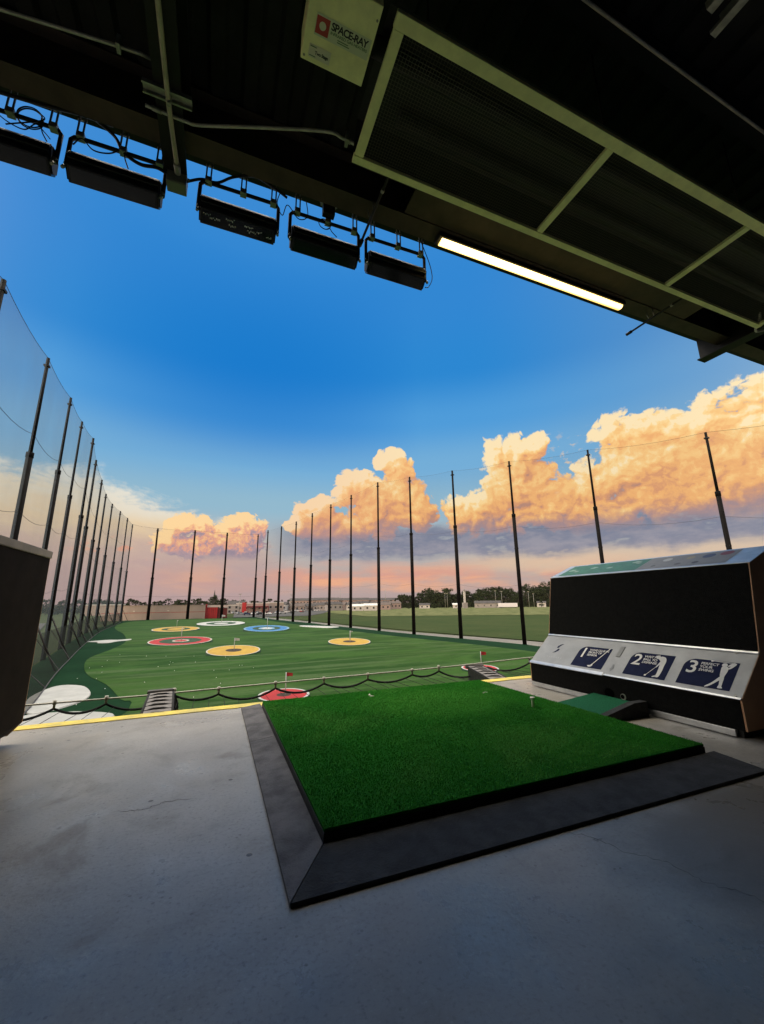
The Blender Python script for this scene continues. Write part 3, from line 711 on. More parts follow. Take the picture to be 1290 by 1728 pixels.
b.box((-.70, 2.386, 4.010), (-.40, 2.434, 4.0175)); b.lathe([(.014, 3.918), (.014, 3.990)], (-.537, 2.41, 0), 10)
tag(b.build('strut_channel', M_galv), 'short grey strut channel across the tan conduit', 'strut')
pipe('conduit', 'grey conduit slanting down in the upper left roof corner', 'conduit', [(-3.2, 2.62, 4.15), (-1.48, 2.42, 4.15), (-.80, 2.345, 4.15), (-.68, 2.36, 4.18), (-.62, 2.40, 4.24)], .011, M_cond, (), [(-.84, 2.348, 4.16)])
pipe('conduit', 'bent grey conduit between the tan conduit and the heater guard', 'conduit', [(-.70, 2.53, 4.0), (-.52, 2.535, 4.0), (-.44, 2.535, 4.0), (-.345, 2.52, 4.0), (.06, 2.375, 4.0), (.50, 2.228, 4.0), (.63, 2.225, 4.0), (.80, 2.235, 4.0)], .0115, M_cond, [((-.66, 2.53, 4.0), (-.60, 2.532, 4.0)), ((.66, 2.226, 4.0), (.69, 2.228, 4.0))], [(.66, 2.226, 4.0)])
pipe('conduit', 'long thin grey conduit crossing the dark roof at upper right', 'conduit', [(1.0, 1.056, 4.15), (1.80, 1.078, 4.15), (6.5, 1.09, 4.15)], .010, M_cond)
pipe('conduit', 'short tan conduit stub leading into the heater control box', 'conduit', [(-.30, 1.36, 3.70), (.225, 1.45, 3.70)], .013, M_tan, [((.15, 1.437, 3.70), (.20, 1.446, 3.70))])
b = MB()
for xx in (2.50, 2.64):
    b.box((xx, .0, 4.10), (xx+.052, .82+(.06 if xx > 2.6 else 0), 4.125)); b.box((xx, .0, 4.126), (xx+.012, .82, 4.16)); b.box((xx+.04, .0, 4.126), (xx+.052, .82, 4.16))
tag(b.build('strut_channel', M_galv), 'pair of grey strut channels at the top right corner of the roof', 'strut')
# junction box on the end of the beam
jb = thing('junction_box', 'grey junction box on the beam end below the tan conduit', 'junction box', (-.535, 3.0, 3.935))
b = MB(); b.box((-.072, -.05, -.03), (.072, .05, .078), .006); b.build('box_body', mat('grey_green_box', (.17, .18, .14), .5, var=.2, vscale=9), jb)
b = MB(); b.box((-.062, -.054, -.022), (.062, -.0505, .07), .001); b.build('cover', mat('grey_green_cover', (.20, .21, .165), .5, var=.2, vscale=9), jb)
MB().tube([(.075, -.03, .06), (.09, -.03, .06)], .009, 8).build('gland', M_galv, jb)
# sprinkler arms
def sprinkler(x, label):
    t = thing('sprinkler_pipe', label, 'sprinkler', (x, 2.34, 3.99))
    MB().tube([(0, -.8, .03), (0, 0, 0), (-.01, .66, -.005)], .012, 8).build('pipe', M_steel, t)
    MB().tube([(-.009, .63, -.005), (-.0105, .70, -.005)], .019, 10).build('head', M_black, t)
    MB().tube([(0, .12, 0), (0, .145, 0)], .017, 8).build('coupling', M_galv, t)
    b = MB(); b.tube([(.0, .34, 0), (.0, .345, .11)], .006, 6); b.tube([(-.03, .39, .0), (-.03, .40, .09)], .005, 6); b.build('hanger', M_galv, t)
sprinkler(1.05, 'thin dark pipe passing over the roof edge between floodlights and tube lamp')
sprinkler(4.72, 'dark pipe with end cap sticking out past the roof edge right of the lamp')
pipe('flex_conduit', 'curled pale flexible conduit at the far right under the roof', 'cable', [(5.95, 2.20, 4.05), (5.97, 2.22, 3.97), (5.95, 2.26, 3.90), (6.02, 2.30, 3.87), (6.14, 2.27, 3.90), (6.3, 2.24, 3.95)], .013, M_cond, [((5.95, 2.235, 3.94), (5.95, 2.26, 3.90))])

# ------------------------------------------------------------------ floodlights along the roof edge
M_house = mat('black_floodlight_housing', (.016, .017, .022), .38, .3, var=.25, vscale=12)
M_lens = mat('dark_floodlight_glass', (.01, .012, .016), .12, spec=.7)
def floodlight(x0, x1, label, chips=False):
    w = x1-x0; t = thing('floodlight', label, 'floodlight', ((x0+x1)/2, 3.0, 3.80), 0, 'floodlights hung along the roof edge'); h = w/2
    # housing: a long box, its glass turned down and out to the range
    prof = [(-.07, .040), (-.05, .078), (.04, .108), (.088, .05), (.095, -.055), (.035, -.118), (-.055, -.055)]
    MB().prism(prof, 0, -h+.012, h-.012, .006).build('housing', M_house, t)
    b = MB(); b.box((-h+.02, -.078, -.012), (h-.02, -.064, .004), .003)
    b.build('cooling_fin', M_house, t)
    b = MB(); b.face([(-h+.03, -.047, -.063), (h-.03, -.047, -.063), (h-.03, .027, -.115), (-h+.03, .027, -.115)]); b.build('lens', M_lens, t)
    for s in (-1, 1):
        b = MB(); b.prism([(-.06, .036), (-.044, .068), (.034, .095), (.076, .045), (.082, -.048), (.03, -.10), (-.045, -.045)], 0, s*(h-.0115), s*(h-.002)); b.build('end_cap', M_steel, t)
        MB().lathe([(.022, s*(h-.001)), (.022, s*(h+.012)), (.012, s*(h+.022))], (0, .0, .0), 10, 'x').build('clamp_knob', M_galv, t)
        MB().tube([(s*(h+.002), -.03, -.05), (s*(h+.010), -.045, -.085)], .012, 6).build('latch', M_galv, t)
    # yoke
    MB().tube([(-h-.010, 0, -.02), (-h-.010, 0, .23), (-h+.012, 0, .262), (-h+.05, 0, .270), (h-.05, 0, .284), (h-.012, 0, .276), (h+.010, 0, .245), (h+.010, 0, -.02)], .0155, 8).build('yoke', M_black, t)
    # hanging straps
    for fx in STRAPS:
        b = MB()
        for s in (-1, 1): b.box((fx*w-.024 if s < 0 else fx*w+.012, -.035, .262), (fx*w-.012 if s < 0 else fx*w+.024, -.028, .575))
        b.box((fx*w-.024, -.036, .545), (fx*w+.024, .0, .585), .003); b.box((fx*w-.026, -.034, .255), (fx*w+.026, .02, .30), .003); b.tube([(fx*w-.03, -.03, .41), (fx*w+.03, -.03, .41)], .007, 6)
        b.build('strap', M_galv, t)
    if chips:
        b = MB(); rr = random.Random(3)
        for xx, ss in ((-.44, .25), (-.36, .45), (-.16, .2), (-.12, .55), (.08, .25), (.12, .55), (.24, .45), (.37, .6)):
            for k in range(rr.randint(4, 7)):
                x0_, s0 = xx*w+k*.012, ss+rr.uniform(-.06, .06); s1 = s0+rr.uniform(.06, .13)
                L_ = lambda s_: (-.0553+.09*s_, -.0560-.063*s_)
                b.face([(x0_, *L_(s0)), (x0_+.007, *L_(s0)), (x0_+.007, *L_(s1)), (x0_, *L_(s1))])
        o = b.build('warning_print', M_white, t); o.location = (0, -.002, -.002); o['kind'] = 'stuff'
    return t
STRAPS = (-.42, .03, .44)
FL = [(-1.94, -1.325, 'floodlight cut off by the left edge of the picture', False), (-1.245, -.632, 'wide black floodlight left of the grey junction box', False),
      (-.358, .255, 'black floodlight with rows of small white print, right of the junction box', True),
      (.380, 1.005, 'black floodlight with a dangling loop of thin wire, second from the tube lamp', False), (1.100, 1.712, 'black floodlight closest to the lit tube lamp', False)]
for a in FL: floodlight(*a)
def loop(label, pts, r=.006):
    o = MB().tube(smooth_open(pts, 8), r, 6).build('power_cable', M_wire); return tag(o, label, 'cable', 'cables looped between the floodlights')
loop('thick black cable drooping from the yoke rail towards the junction box', [(-1.22, 2.95, 4.30), (-1.0, 2.98, 4.19), (-.92, 2.99, 4.07), (-.80, 2.99, 4.01), (-.68, 2.98, 4.02), (-.58, 2.98, 3.98)], .013)
loop('thick black cable running along the roof edge from the left corner', [(-2.1, 2.90, 4.10), (-1.75, 2.92, 4.13), (-1.42, 2.92, 4.16), (-1.22, 2.94, 4.22), (-1.0, 2.95, 4.24)], .013)
loop('black cable from the junction box to the roof edge above the printed floodlight', [(-.47, 2.98, 3.98), (-.36, 2.99, 4.07), (-.24, 2.99, 4.09), (-.12, 2.96, 4.17), (.05, 2.93, 4.22), (.22, 2.93, 4.17), (.33, 2.95, 4.14)], .011)
loop('coil of thin black wire above the leftmost floodlight', [(-1.62, 2.98, 3.95)]+[(-1.50+.075*math.cos(a), 2.97+.002*a, 4.08+.085*math.sin(a)) for a in [k*.7 for k in range(20)]]+[(-1.42, 2.98, 4.0), (-1.38, 2.98, 3.92)], .0045)
loop('thin wire hanging in arcs from the leftmost yoke', [(-1.72, 2.98, 4.05), (-1.62, 2.99, 3.99), (-1.52, 2.99, 3.97), (-1.46, 2.98, 4.04), (-1.40, 2.98, 3.99), (-1.36, 2.97, 3.94)], .004)
loop('thin wire loop behind the wide floodlight\'s yoke', [(-1.22, 2.96, 3.95), (-1.18, 2.97, 4.04), (-1.10, 2.97, 3.97), (-1.0, 2.97, 3.99), (-.92, 2.98, 4.08), (-.90, 2.98, 4.0), (-.87, 2.98, 3.92)], .005)
loop('tangle of thin wire below the small bracket box', [(.62, 2.98, 4.05)]+[(.68+.055*math.cos(a), 2.98, 4.03+.055*math.sin(a)) for a in [k*.8 for k in range(16)]]+[(.75, 2.98, 3.97), (.80, 2.99, 3.94)], .004)
loop('thin wire loop between the two middle floodlights', [(.27, 2.97, 4.20), (.25, 2.98, 4.08), (.30, 2.99, 3.98), (.34, 2.98, 4.10), (.44, 2.98, 3.99), (.52, 2.98, 4.05), (.50, 2.97, 4.22)], .004)
loop('thin wire hanging at the right end of the last floodlight', [(1.66, 2.95, 4.20), (1.72, 2.97, 4.10), (1.78, 2.98, 3.95), (1.80, 2.99, 3.82), (1.76, 3.0, 3.72), (1.72, 3.0, 3.70)], .004)
bb = thing('bracket_box', 'small dark electrical box clamped over the second floodlight from the lamp', 'electrical box', (.705, 2.94, 4.16))
b = MB(); b.box((-.055, -.03, -.07), (.055, .03, .05), .006); b.build('box_body', M_steel, bb)
b = MB(); b.box((-.07, -.034, .055), (.07, .034, .09), .004); b.tube([(-.08, 0, .06), (.08, 0, .06)], .008, 6); b.build('clamp', M_galv, bb)

# ------------------------------------------------------------------ catch net below the floor edge
def cy_(x): return 4.08
tag(MB().tube([(-6, 4.08, -.105), (-1.27, 4.08, -.109), (-.5, 4.08, -.112), (.43, 4.08, -.100), (2.45, 4.08, -.080), (3.35, 4.08, -.056), (7, 4.08, .03)], .007, 8).build('guard_cable', M_cable),
    'pale steel cable stretched along the outer edge of the catch net', 'cable')
APEX = [(-3.4, -.15, .06), (-2.75, -.16, .06), (-2.2, -.15, .05), (-1.55, -.16, .06), (-1.108, -.151, .05), (-.766, -.150, .04), (-.42, -.19, .0), (-.290, -.122, .045), (.078, -.152, .065), (.569, -.145, .058), (1.029, -.141, .052), (1.483, -.138, .048), (1.984, -.130, .034), (2.308, -.117, .03), (2.70, -.20, .0), (2.95, -.12, .06), (3.558, -.110, .07), (4.3, -.10, .06), (5, -.08, .05), (6, -.05, .0)]
RP = []
for (x0, z0, sg), (x1, z1, _) in zip(APEX, APEX[1:]):
    for k in range(8): f = k/8; RP.append(Vector((x0+(x1-x0)*f, 4.08, z0+(z1-z0)*f-sg*4*f*(1-f))))
RP.append(Vector((6, 4.08, -.05)))
cn = thing('catch_net', 'black safety net with a swagging rope edge below the yellow line', 'safety net')
MB().tube(RP, .0095, 8).build('edge_rope', M_rope, cn)
def rope_z(x):
    for a, c in zip(RP, RP[1:]):
        if a.x <= x <= c.x: return a.z+(c.z-a.z)*(x-a.x)/(c.x-a.x)
    return -.18
b = MB(); x = -3.3
while x < 5:
    z1 = rope_z(x); b.tube([(x*.94, 2.895, -.06), (x*.97, 3.45, -.13+.3*(z1+.17)), (x, 4.08, z1)], .0022, 4, False); x += .118
b.build('net_cord', M_rope, cn)
M_cnet = net_mat('fine_black_netting', (.01, .01, .01), .10)
b = MB(); xs = [-3.3+.1*k for k in range(84)]
for a, c in zip(xs, xs[1:]): b.face([(a*.94, 2.895, -.06), (c*.94, 2.895, -.06), (c, 4.08, rope_z(c)), (a, 4.08, rope_z(a))])
b.build('netting', M_cnet, cn)
post0 = None
for i, x in enumerate((-2.2, -1.108, -.766, .078, .569, 1.029, 1.483, 1.984, 2.308, 3.558)):
    if post0 is None:
        post0 = thing('cable_post', '', 'post', (x, 4.08, -.15), 0, 'short white posts along the catch net')
        MB().tube([(0, 0, 0), (0, 0, .055)], .009, 8).build('stem', M_cable, post0); MB().tube([(0, 0, .030), (0, 0, .062)], .013, 8).build('clamp', M_cable, post0); r = post0
    else: r = dup(post0, (x, 4.08, rope_z(x)))
    r['label'] = 'short white post joining the steel cable to the black rope'
def net_arm(label, x0, x1):
    t = thing('outrigger', label, 'bracket', (0, 0, 0))
    M_slat = mat('weathered_grey_slat', (.20, .185, .18), .8, var=.3, vscale=20)
    a = Vector((x0, 2.90, -.06)); c = Vector((x1, 4.16, -.10)); w = .088
    b = MB(); b.prism([(-w, -.16), (w, -.16), (w, -.022), (-w, -.022)], 1, 0, (c-a).length-.02, .004); o = b.build('beam', M_black, t)
    d = (c-a).normalized(); place(o, a, d.cross(Vector((0, 0, 1))), d); L = (c-a).length
    b = MB(); n = 8
    for k in range(n): b.box((-w+.004, k*L/n+.012, -.0215), (w-.004, (k+1)*L/n-.012, -.004), .002)
    s = b.build('slat', M_slat, t); place(s, a, d.cross(Vector((0, 0, 1))), d)
    b = MB()
    for k in range(n+1): b.tube([(-w-.01, k*L/n-.02, -.01), (-w*.3, k*L/n+.005, .003), (w*.4, k*L/n-.012, .003), (w+.012, k*L/n+.02, -.02), (w+.05, k*L/n+.05, -.13)], (.0055), 6)
    b.tube([(w+.004, 0, -.012), (w+.004, L*.5, -.005), (w+.004, L, -.012)], .009, 6); b.tube([(-w-.004, 0, -.012), (-w-.004, L*.5, -.004), (-w-.004, L, -.012)], .009, 6)
    s = b.build('lashing', M_rope, t); place(s, a, d.cross(Vector((0, 0, 1))), d)
    b = MB(); b.box((-w-.02, L-.03, -.035), (w+.01, L+.04, .012), .008); s = b.build('end_bar', mat('grey_end_bar', (.10, .095, .09), .7, var=.3, vscale=14), t); place(s, a, d.cross(Vector((0, 0, 1))), d)
    MB().lathe([(.016, -.02), (.016, .012), (.008, .016)], (c.x+w+.01, c.y, c.z), 10).build('shackle', M_cable, t)
    return t
net_arm('net support arm with grey slats and black lashings left of the mat', -.285, -.380)
net_arm('net support arm with black side beside the right red target', 2.32, 2.830)

# ------------------------------------------------------------------ the range
def ground_mat(name, ca, cb, s1, s2=None, rough=.9):
    m = bpy.data.materials.new(name); m.use_nodes = True; t = m.node_tree; b = bsdf(m)
    tc = node(t, 'ShaderNodeTexCoord'); P = E(t, tc.outputs['Object'])
    f = noise(t, P, s1, 7, .65, dim='3D').step(.32, .68); c = mix(t, f, ca, cb)
    if s2: c = mix(t, noise(t, P, s2, 4, .7, dim='3D').step(.45, .75)*.5, c, tuple(k*.5 for k in ca))
    t.links.new(c.s, b.inputs['Base Color']); b.inputs['Roughness'].default_value = rough; b.inputs['Specular IOR Level'].default_value = .06
    return m
def range_mat():
    m = bpy.data.materials.new('range_turf'); m.use_nodes = True; t = m.node_tree; b = bsdf(m)
    tc = node(t, 'ShaderNodeTexCoord'); P = E(t, tc.outputs['Object'])
    s = node(t, 'ShaderNodeSeparateXYZ'); t.links.new(P.s, s.inputs[0]); x, y = E(t, s.outputs[0]), E(t, s.outputs[1])
    sw = noise(t, vec(t, x*.10+y*.05, y*.30-x*.06), .55, 6, .62, dist=.8)
    sw2 = noise(t, vec(t, x*.06-y*.03, y*.7), .8, 5, .6, dist=.3)
    fine = noise(t, P, 2.6, 6, .75, dim='3D'); clump = noise(t, P, .35, 5, .65, dim='3D')
    c = mix(t, sw.step(.40, .62), (.014, .050, .004), (.032, .084, .012))
    c = mix(t, sw2.step(.46, .68)*.7, c, (.066, .108, .040))
    c = mix(t, fine.step(.45, .70)*.55, c, (.014, .036, .006))
    c = mix(t, clump.step(.48, .7)*.45, c, (.045, .085, .022))
    sand = noise(t, P, .05, 3, .5, dim='3D').step(.48, .62)
    c = mix(t, sand*.25, c, (.034, .070, .008))
    t.links.new(c.s, b.inputs['Base Color']); b.inputs['Roughness'].default_value = .7; b.inputs['Specular IOR Level'].default_value = .06
    return m
M_field = ground_mat('rough_grass', (.034, .050, .016), (.052, .068, .022), .05, .6)
M_fringe = ground_mat('dark_turf', (.004, .025, .009), (.007, .034, .013), .2, 3)
M_path = ground_mat('pale_gravel', (.17, .165, .15), (.22, .21, .195), .3, 4)
M_asph = ground_mat('asphalt', (.075, .075, .075), (.10, .10, .10), .06, 1.5)
M_dry = ground_mat('pale_field', (.06, .08, .025), (.18, .185, .085), .22, .6)
# ground to the horizon: one sheet
b = MB(); R0 = 5500
pts = [(R0*math.cos(2*math.pi*k/48), R0*math.sin(2*math.pi*k/48), ZR-.30) for k in range(48)]
b.face(pts); g = struct(b.build('ground', M_field))
for p in g.data.polygons:
    if p.normal.z < 0: p.flip()
Z1 = ZR-.20
LEFT_LINE = [(-10.0, 12.0), (-11.82, 24.49), (-13.88, 36.53), (-15.95, 48.64), (-17.69, 58.83), (-20.10, 72.91), (-22.0, 83.2), (-24.5, 98.5), (-26.6, 112), (-28.6, 128), (-30.6, 148), (-32.6, 170), (-35.0, 193.5)]
RIGHT_LINE = [(39.0, 12.0), (39.0, 20.0), (39.6, 32.0), (39.703, 46.127), (37.307, 58.323), (34.8, 70.07), (32.824, 82.778), (30.829, 96.439), (29.131, 110.124), (27.443, 127.214), (24.44, 142), (22.083, 160), (19.729, 182.674), (16.6, 196.0)]
turf_poly = [(-9, 3.2), (38.6, 3.2)]+RIGHT_LINE+[(16.0, 198.0), (2.5, 198.2), (-11, 198.0), (-25.5, 198.2), (-35.2, 196)]+LEFT_LINE[::-1]
sheet('fringe_turf', turf_poly, ZR-.03, M_fringe)
inner = [(-4.0, 3.6), (-4.2, 28.2), (-5.2, 31.8), (-7.3, 38.1), (-9.7, 43.5), (-11.6, 49.9), (-13.1, 58.1), (-12.9, 68.3), (-13.6, 81.7), (-18.0, 104), (-22.5, 121), (-26.5, 140), (-29, 160), (-29.5, 178), (-27.0, 188), (-18, 191), (0, 192), (11, 190), (16, 178), (18.5, 150), (21, 128), (24, 106), (26.5, 90), (28.5, 76), (30.5, 64), (33, 52), (34.5, 42), (35, 30), (34, 3.6)]
inner = [(p.x, p.y) for p in smooth_closed([(x, y, 0) for x, y in inner], 4)]
sheet('range_turf', inner, ZR, range_mat())
path_out = [(47, 12), (46.5, 34), (43.86, 50.88), (41.0, 62), (37.7, 75.6), (35.0, 92), (32.8, 110), (32.1, 119.4), (29.5, 140), (26.5, 165), (22, 196)]
sheet('gravel_path', [(p[0]+.35, p[1]) for p in RIGHT_LINE]+path_out[::-1], ZR-.10, M_path)
sheet('parking_lot', [(8, 206), (44, 206), (62, 250), (110, 400), (20, 420), (12, 300)], ZR-.12, M_asph)
sheet('road', [(-60, 30), (-33, 30), (-26, 66), (-29, 86), (-38, 120), (-58, 190), (-75, 190)], ZR-.12, M_asph)
sheet('pale_field', [(64, 178), (150, 132), (330, 270), (230, 420), (120, 430), (70, 300)], ZR-.16, M_dry)
sheet('mown_field', [(46, 172), (64, 176), (150, 128), (200, 60), (60, 20), (48, 40), (40, 80), (34, 125), (30, 160)], ZR-.17, ground_mat('mown_grass', (.030, .052, .014), (.046, .064, .020), .09, 1.2))
M_sand = mat('white_bunker_turf', (.40, .405, .39), .85, var=.14, vscale=.8)
def bunker(pts, label):
    q = smooth_closed([(x, y, 0) for x, y in pts], 5); b = MB(); cx = sum(p.x for p in q)/len(q); cyy = sum(p.y for p in q)/len(q)
    r1 = [b.bm.verts.new((p.x-cx, p.y-cyy, -.02)) for p in q]; r2 = [b.bm.verts.new(((p.x-cx)*.985, (p.y-cyy)*.985, .05)) for p in q]
    for i in range(len(q)): b.bm.faces.new((r1[i], r1[(i+1) % len(q)], r2[(i+1) % len(q)], r2[i]))
    b.bm.faces.new(r2); o = b.build('bunker', M_sand); o.location = (cx, cyy, ZR+.0)
    return tag(o, label, 'bunker', 'white sand bunkers on the turf')
bunker([(-9.9, 31.3), (-10.9, 35), (-10.6, 38.8), (-8.9, 38.2), (-7.6, 35.2), (-7.3, 32.6), (-8.0, 30.6), (-9.0, 29.6)], 'large white bunker near the left dispenser, seen above the steel cable')
bunker([(-9.6, 29.2), (-7.4, 29.4), (-5.0, 28.0), (-4.7, 26.6), (-5.4, 24.4), (-7.5, 23.5), (-9.6, 24.5), (-10.4, 27.2)], 'white bunker seen through the catch net just past the yellow line')
bunker([(-19.6, 83.8), (-17.8, 82.0), (-17.2, 80.0), (-15.6, 79.6), (-14.9, 82.0), (-13.5, 83.4), (-13.6, 86.2), (-15.4, 85.2), (-17.0, 86.0), (-18.4, 85.0)], 'thin jagged white bunker beside the left net')
bunker([(21.0, 111), (22.4, 113), (25.6, 108), (28.5, 103), (28.9, 100.4), (26.4, 98.5), (24.5, 99.2), (22.6, 103.5), (21.2, 107)], 'long white bunker by the right net poles')

# ------------------------------------------------------------------ targets
C_T = {'yellow': (.40, .25, .028), 'red': (.34, .012, .014), 'blue': (.025, .15, .36), 'white': (.40, .41, .40), 'rim': (.42, .39, .34), 'lightblue': (.14, .27, .40)}
MT = {k: mat('target_'+k, v, .8, var=.16, vscale=1.2) for k, v in C_T.items()}
M_hole = mat('target_hole', (.035, .024, .016), .95); M_tg = mat('target_turf', (.012, .05, .02), .9, var=.3, vscale=1.5)
def target(x, y, R, rings, label, tilt=5.5, group=None):
    """a sloping round green: rings holds (outer radius fraction, material, name)"""
    t = thing('target_green', label, 'target', (x, y, ZR), 0, 'round target greens on the range'); n = 56; ti = math.tan(RAD(tilt))
    def P(r, a, dz=0.0): px, py = R*r*math.cos(a), R*r*math.sin(a); return (px, py, (py+R)*ti+.05+dz)
    A = [2*math.pi*k/n for k in range(n)]
    b = MB(); top = [b.bm.verts.new(P(1, a)) for a in A]; bot = [b.bm.verts.new((R*1.03*math.cos(a), R*1.03*math.sin(a), -.05)) for a in A]
    for i in range(n): b.bm.faces.new((bot[i], bot[(i+1) % n], top[(i+1) % n], top[i]))
    b.bm.faces.new(top); b.build('mound', M_tg, t)
    for k, (r, m, nm) in enumerate(rings):
        r0 = rings[k+1][0] if k+1 < len(rings) else 0; b = MB(); z = .012+.0*k
        for i in range(n):
            a, c = A[i], A[(i+1) % n]
            if r0: b.face([P(r0, a, z), P(r, a, z), P(r, c, z), P(r0, c, z)])
            else: b.face([P(0, 0, z), P(r, a, z), P(r, c, z)])
        bmesh.ops.remove_doubles(b.bm, verts=b.bm.verts[:], dist=1e-5); b.build(nm, m, t)
    return t
def flag(x, y, z, h, cm, label, fl=.42, side=1, r=.035):
    t = thing('flagstick', label, 'flag', (x, y, z), 0, 'flagsticks on the target greens')
    MB().tube([(0, 0, -.1), (0, 0, h)], r, 8).build('stick', MT['white'], t)
    b = MB(); q = [(0, 0, h), (0, 0, h-fl*.75)]; W = 5
    for i in range(W):
        u0, u1 = i/W, (i+1)/W
        def Q(u, k): return (side*(r+fl*u), .05*math.sin(u*5), h-.02-(fl*.62 if k else 0)-u*fl*.12+(u*fl*.14 if k else 0))
        b.face([Q(u0, 0), Q(u1, 0), Q(u1, 1), Q(u0, 1)])
    b.build('pennant', cm, t)
    return t
Y_, R_, W_, B_, RIM = MT['yellow'], MT['red'], MT['white'], MT['blue'], MT['rim']
yel = [(1, RIM, 'rim'), (.95, Y_, 'ring'), (.30, M_hole, 'hole')]
def tz(R, f=.5, tilt=5.5): return ZR+R*math.tan(RAD(tilt))
T = [(-8.3, 109.5, 5.1, [(1, RIM, 'rim'), (.95, Y_, 'ring'), (.60, M_tg, 'turf_ring'), (.36, Y_, 'centre')], 'yellow ring target behind the wide red one', 3.2),
     (-4.75, 73.6, 4.6, [(1, RIM, 'rim'), (.95, R_, 'ring'), (.66, M_tg, 'turf_ring'), (.27, RIM, 'inner_rim'), (.20, R_, 'centre')], 'wide red ring target with a small red centre', 3.4),
     (1.9, 132.5, 6.7, [(1, W_, 'ring'), (.62, M_tg, 'turf_ring'), (.30, W_, 'centre')], 'white ring target farthest out near the red shed', 3.0),
     (11.1, 97.5, 5.0, [(1, MT['lightblue'], 'rim'), (.92, B_, 'ring'), (.62, M_tg, 'turf_ring'), (.36, MT['lightblue'], 'inner_rim'), (.24, W_, 'centre')], 'blue ring target in the middle of the turf', 4.6),
     (2.42, 54.6, 3.12, yel, 'yellow target with white flag, nearest the middle of the turf', 5.5),
     (18.6, 59.0, 3.1, yel, 'yellow target by itself on the right of the turf', 4.5),
     (4.45, 28.0, 1.62, [(1, W_, 'rim'), (.90, R_, 'ring'), (.28, M_hole, 'hole')], 'small red target with white rim just beyond the mat', 2.5),
     (21.75, 31.2, 1.6, [(1, W_, 'rim'), (.90, R_, 'ring'), (.28, M_hole, 'hole')], 'small red target behind the right net support arm', 3)]
for a in T: target(*a)
flag(2.46, 54.6, tz(3.12), 1.5, W_, 'white flag on the nearest yellow target', .55)
flag(18.7, 59.0, tz(3.1), 1.5, W_, 'white stick on the lone yellow target at the right', .3, r=.06)
flag(4.55, 28.0, tz(1.62, tilt=2.5), 1.4, R_, 'small red flag on the red target just beyond the mat', .38)
flag(21.9, 31.2, tz(1.7, tilt=3), 1.42, R_, 'small red flag behind the right net support arm', .5)
flag(-4.7, 73.6, tz(4.6), 1.9, W_, 'thin stick in the wide red ring target', .25, r=.045)
flag(-8.2, 109.5, tz(5.1), 1.9, W_, 'thin stick in the yellow ring target behind the red one', .25)
flag(2.0, 132.5, tz(6.7), 2.2, W_, 'pale stick in the white ring target', .8, r=.06)
flag(11.2, 97.5, tz(5.0), 2.3, MT['lightblue'], 'pale stick in the blue ring target', .3, r=.05)
# range balls lying on the turf
ball0 = None; M_ball = mat('golf_ball', (.75, .75, .72), .4)
rb = random.Random(11)
for k in range(46):
    x, y = rb.uniform(-12, 4), rb.uniform(29, 60)
    if x < -9-(y-30)*.12: continue
    if ball0 is None: ball0 = MB().lathe([(.001, 0), (.02, .003), (.035, .012), (.043, .03), (.043, .05), (.035, .072), (.02, .083), (.001, .086)], (0, 0, 0), 10).build('golf_ball', M_ball); o = ball0
    else: o = ball0.copy(); COL.objects.link(o)
    o.scale = (.62,)*3; o.location = (x, y, ZR+.002); tag(o, 'tiny white golf ball lying on the left half of the turf', 'golf ball', 'golf balls scattered over the turf')

# ------------------------------------------------------------------ poles and nets
def pole(x, y, top, step, rl, ru, label, grp, brace=None):
    t = thing('net_pole', label, 'pole', (x, y, ZR-.2), 0, grp); z0 = 0; zt = top-ZR+.2; zs = step-ZR+.2
    MB().tube([(0, 0, -.2), (0, 0, zs)], [rl*1.04, rl*.94], 12).build('lower_section', M_pole, t)
    MB().tube([(0, 0, zs-.1), (0, 0, zt)], [ru, ru*.86], 12).build('upper_section', M_pole, t)
    MB().lathe([(rl*1.06, zs-.35), (rl*1.06, zs+.06), (ru*1.02, zs+.10)], (0, 0, 0), 12).build('collar', M_pole, t)
    for f in (.5, .97): zz = zt*f; b = MB(); b.box((-ru*1.3, -ru*1.3, zz), (ru*1.3, ru*1.3, zz+.14)); b.build('cable_clamp', M_steel, t)
    if brace:
        for s in brace: MB().tube([(0, 0, 5.2), (s[0], s[1], 0)], .09, 6).build('brace', M_steel, t)
    return t
LP = [(17.8, 10.2), (20.1, 12.0), (22.4, 14.2), (23.9, 14.0), (26.9, 14.2), (26.5, 14.2), (27.0, 14.0), (27.2, 14), (28.3, 14), (30.4, 14), (32.4, 14), (34.2, 14.5)]
ordn = ['nearest', 'second', 'third', 'fourth', 'fifth', 'sixth', 'seventh', 'eighth', 'ninth', 'tenth', 'eleventh', 'farthest']
left_pts = []
for i, ((x, y), (zt, zs)) in enumerate(zip(LEFT_LINE[1:], LP)):
    k = .235 if i < 4 else .27+.012*i
    pole(x, y, zt, zs, k, k*.58, ('%s pole of the left net row, counted from the bay' % ordn[i]), 'poles of the left net', [(2.6, -.5)] if i > 1 else None)
    left_pts.append((x, y, zt))
back = [(-25.9, 197.0, 33.6, 12.2), (-11.0, 197.0, 33.6, 12.4), (2.6, 197.2, 33.2, 12.5)]
lab = ['left', 'middle', 'right']
for i, (x, y, zt, zs) in enumerate(back): pole(x, y, zt, zs, .58, .40, '%s one of the three poles along the back net, by the beige building' % lab[i], 'poles of the back net')
